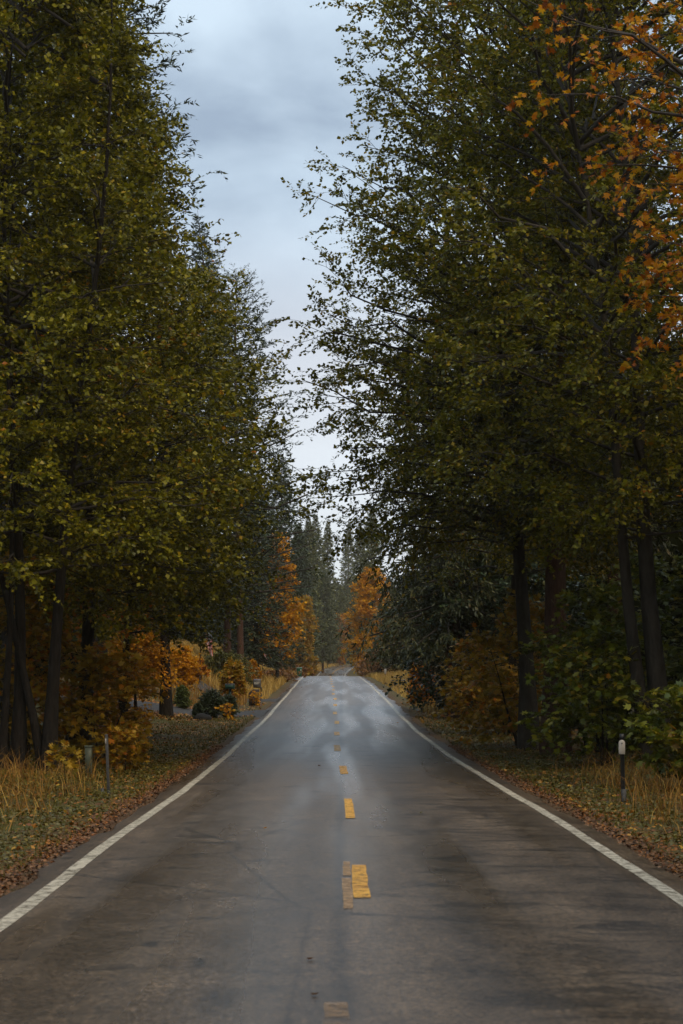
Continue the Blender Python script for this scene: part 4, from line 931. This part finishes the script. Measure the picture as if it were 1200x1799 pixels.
# flags
def flag_mat():
    m, t, p, o = new_mat('striped_flag_cloth')
    uv = N(t, 'ShaderNodeUVMap'); s = N(t, 'ShaderNodeSeparateXYZ'); L(t, uv, 0, s, 0)
    def mt(op, a, b_=None, c=None):
        n = N(t, 'ShaderNodeMath', operation=op)
        for k, v in enumerate((a, b_, c)):
            if v is None: continue
            if isinstance(v, (int, float)): n.inputs[k].default_value = v
            else: t.links.new(v, n.inputs[k])
        return n.outputs[0]
    u, v = s.outputs[0], s.outputs[1]
    st = mt('LESS_THAN', mt('MODULO', mt('MULTIPLY', v, 13.0), 2.0), 1.0)
    can = mt('MULTIPLY', mt('LESS_THAN', u, .4), mt('GREATER_THAN', v, 6 / 13))
    # rows of stars, each second row shifted
    uu = mt('MULTIPLY', u, 6 / .4); vv = mt('MULTIPLY', mt('SUBTRACT', v, 6 / 13), 9 * 13 / 7)
    row = mt('FLOOR', vv); sh = mt('MULTIPLY', mt('MODULO', row, 2.0), .5)
    du = mt('SUBTRACT', mt('FRACT', mt('ADD', uu, sh)), .5); dv = mt('SUBTRACT', mt('FRACT', vv), .5)
    star = mt('LESS_THAN', mt('ADD', mt('MULTIPLY', du, du), mt('MULTIPLY', dv, dv)), .085)
    a = N(t, 'ShaderNodeMix', data_type='RGBA'); t.links.new(st, a.inputs[0]); a.inputs[6].default_value = (.74, .66, .58, 1); a.inputs[7].default_value = (.50, .035, .03, 1)
    c = N(t, 'ShaderNodeMix', data_type='RGBA'); t.links.new(star, c.inputs[0]); c.inputs[6].default_value = (.012, .02, .045, 1); c.inputs[7].default_value = (.7, .68, .62, 1)
    d = N(t, 'ShaderNodeMix', data_type='RGBA'); t.links.new(can, d.inputs[0]); L(t, a, 2, d, 6); L(t, c, 2, d, 7)
    L(t, d, 2, p, 'Base Color'); p.inputs['Roughness'].default_value = .7
    tr = N(t, 'ShaderNodeBsdfTranslucent'); L(t, d, 2, tr, 0); ms = N(t, 'ShaderNodeMixShader'); ms.inputs[0].default_value = .25
    L(t, p, 0, ms, 1); L(t, tr, 0, ms, 2); L(t, ms, 0, o, 0)
    return m
M['flag'] = flag_mat()
def flag_pole(label, px, Y, zb, zt, sc, lean):
    x, y, z = spot(px, Y)
    ro = empty('flag_pole', (x, y, z)); tag(ro, label, 'flag')
    H = zt - z
    build('pole', tubes(np.array([[(-.55 * sc, .12, -.3), (-.53 * sc, .12, H * .5), (-.5 * sc, .12, H - .45 * sc)]]), np.array([[.03, .028, .025]]), 8, True), M['wood_dark'], ro)
    a0 = np.array([-.52 * sc, .06, H - .65 * sc]); a1 = np.array([.16 * sc, -.05, H + .02])
    build('staff', tubes(np.array([[a0, (a0 + a1) / 2, a1]]), np.array([[.014, .013, .012]]), 6, True), M['wood_dark'], ro)
    nu, nv = 34, 24; V, UV = [], []
    drop = (zt - zb) - .1
    for a in range(nu):
        u = a / (nu - 1)
        for b_ in range(nv):
            v = b_ / (nv - 1); g_ = 1 - .62 * smooth(0, 1, u)
            h0 = a0 + (a1 - a0) * (.28 + .72 * (v * g_ + .62 * smooth(0, 1, u) * .78))
            fold = math.sin(v * 17 + u * 2.5) * .075 * (0.25 + u) * sc
            V.append((h0[0] + .08 * sc * u + .03 * math.sin(v * 9 + u * 5) * u, h0[1] + fold - .05 * u, h0[2] - drop * u * (.78 + .22 * v) + .03 * math.sin(u * 9 + v * 3))); UV.append((u, v))
    F = np.array([[a * nv + b_, a * nv + b_ + 1, (a + 1) * nv + b_ + 1, (a + 1) * nv + b_] for a in range(nu - 1) for b_ in range(nv - 1)])
    me = make_mesh('flag', np.array(V), F, M['flag'], True)
    ul = me.uv_layers.new(name='UVMap'); li = np.zeros(len(me.loops), np.int32); me.loops.foreach_get('vertex_index', li)
    ul.data.foreach_set('uv', np.array(UV, np.float32)[li].ravel())
    fl = obj('flag', me, ro); fl['label'] = 'limp stars and stripes cloth hanging in folds'
    return ro
zf = lambda row, Y: CAMZ + (HOR - row) * Y / FPX
flag_pole('limp red and white striped flag hanging from a slanted staff over the bank', 368, 116, zf(1154, 116), zf(1104, 116), 1.0, 0)
flag_pole('small distant striped flag below the orange maple', 467, 172, zf(1160, 172), zf(1144, 172), .55, 0)

# juniper, saplings, stone
def conebush(name, label, px, Y, H, Rm, mat, seed, cat, nb=90, shape=.6, z0=.03):
    return plant_tree(name, label, cat, conifer(seed, H, Rm, .03, z0, nb, 8, 8, -.1, .25, (.10, .022), shape, sides=6, bush=.55), spot(px, Y), 'bark_dark', mat, 'small conifers by the driveway')
conebush('juniper_bush', 'spreading dark juniper between the driveway and the lawn', 372, 89.5, 1.15, .62, 'juniper', 111, 'bush', 150, .3)
conebush('juniper_bush', 'bluish juniper clump in front of the dark green box', 402, 90, 1.0, .38, 'juniper', 112, 'bush', 90, .3)
conebush('conifer_sapling', 'small light green conifer sapling right of the fir trunk', 320, 95, 1.15, .45, 'sapling', 113, 'sapling', 80, .6)
conebush('conifer_sapling', 'tiny conifer seedling above the dark stone', 348, 87, .7, .28, 'juniper', 114, 'sapling', 50, .7)
maple('bright yellow seedling leaves at the foot of the juniper', 399, 87.5, .85, [(.1, .25), (.4, .3), (.8, .16)], 'gold', 115, .15, 7, (3, 2, 3), 0, 2, 'maple_sapling', 'sapling', GL, .08)
x, y, z = spot(355, 86)
r_ = np.random.default_rng(9); V, F = lathe([(.02, -.1), (.24, -.08), (.28, .06), (.22, .2), (.1, .28), (.02, .29)], 12)
V = V * np.array([1.5, 1.0, .9]); V += np.stack([hash_noise(V[:, 0] * 3, V[:, 2] * 3 + V[:, 1], .5, 7), hash_noise(V[:, 1] * 3, V[:, 2] * 3, .5, 8), hash_noise(V[:, 0] * 3, V[:, 1] * 3, .5, 9)], -1) * .12 - .06
so = build('boulder', (V, F), M['rock'], smooth_=True); so.location = (x, y, z); tag(so, 'dark wet stone lying at the corner of the lawn below the juniper', 'stone')
# green tree guard on the bank
x, y, z = spot(372, 112)
ro = empty('plant_stake', (x, y, z)); tag(ro, 'small green plant tube leaning on the grassy bank above the juniper', 'stake')
build('tube', tubes(np.array([[(-.03, 0, -.1), (0, 0, .25), (.05, 0, .55)]]), np.array([[.05, .05, .05]]), 10, True), M['bin_green'], ro)
build('stake', tubes(np.array([[(-.08, .06, -.2), (.04, .06, .62)]]), np.array([[.012, .012]]), 6, True), M['wood_dark'], ro)

# ------------------------------------------------------------------ mist in the air
hv, hf = box(-1700, 1700, -1650, 1750, -8, 62)
hz = build('haze', (hv, hf), None)
hz.data.materials.clear()
m = bpy.data.materials.new('mist'); m.use_nodes = True; t = m.node_tree; t.nodes.clear()
o = N(t, 'ShaderNodeOutputMaterial'); v = N(t, 'ShaderNodeVolumePrincipled'); L(t, v, 0, o, 'Volume')
v.inputs['Color'].default_value = (1, .91, .72, 1); v.inputs['Density'].default_value = .00017; v.inputs['Anisotropy'].default_value = .2
hz.data.materials.append(m); tag(hz, 'thin pale mist lying over the whole road', kind='stuff')
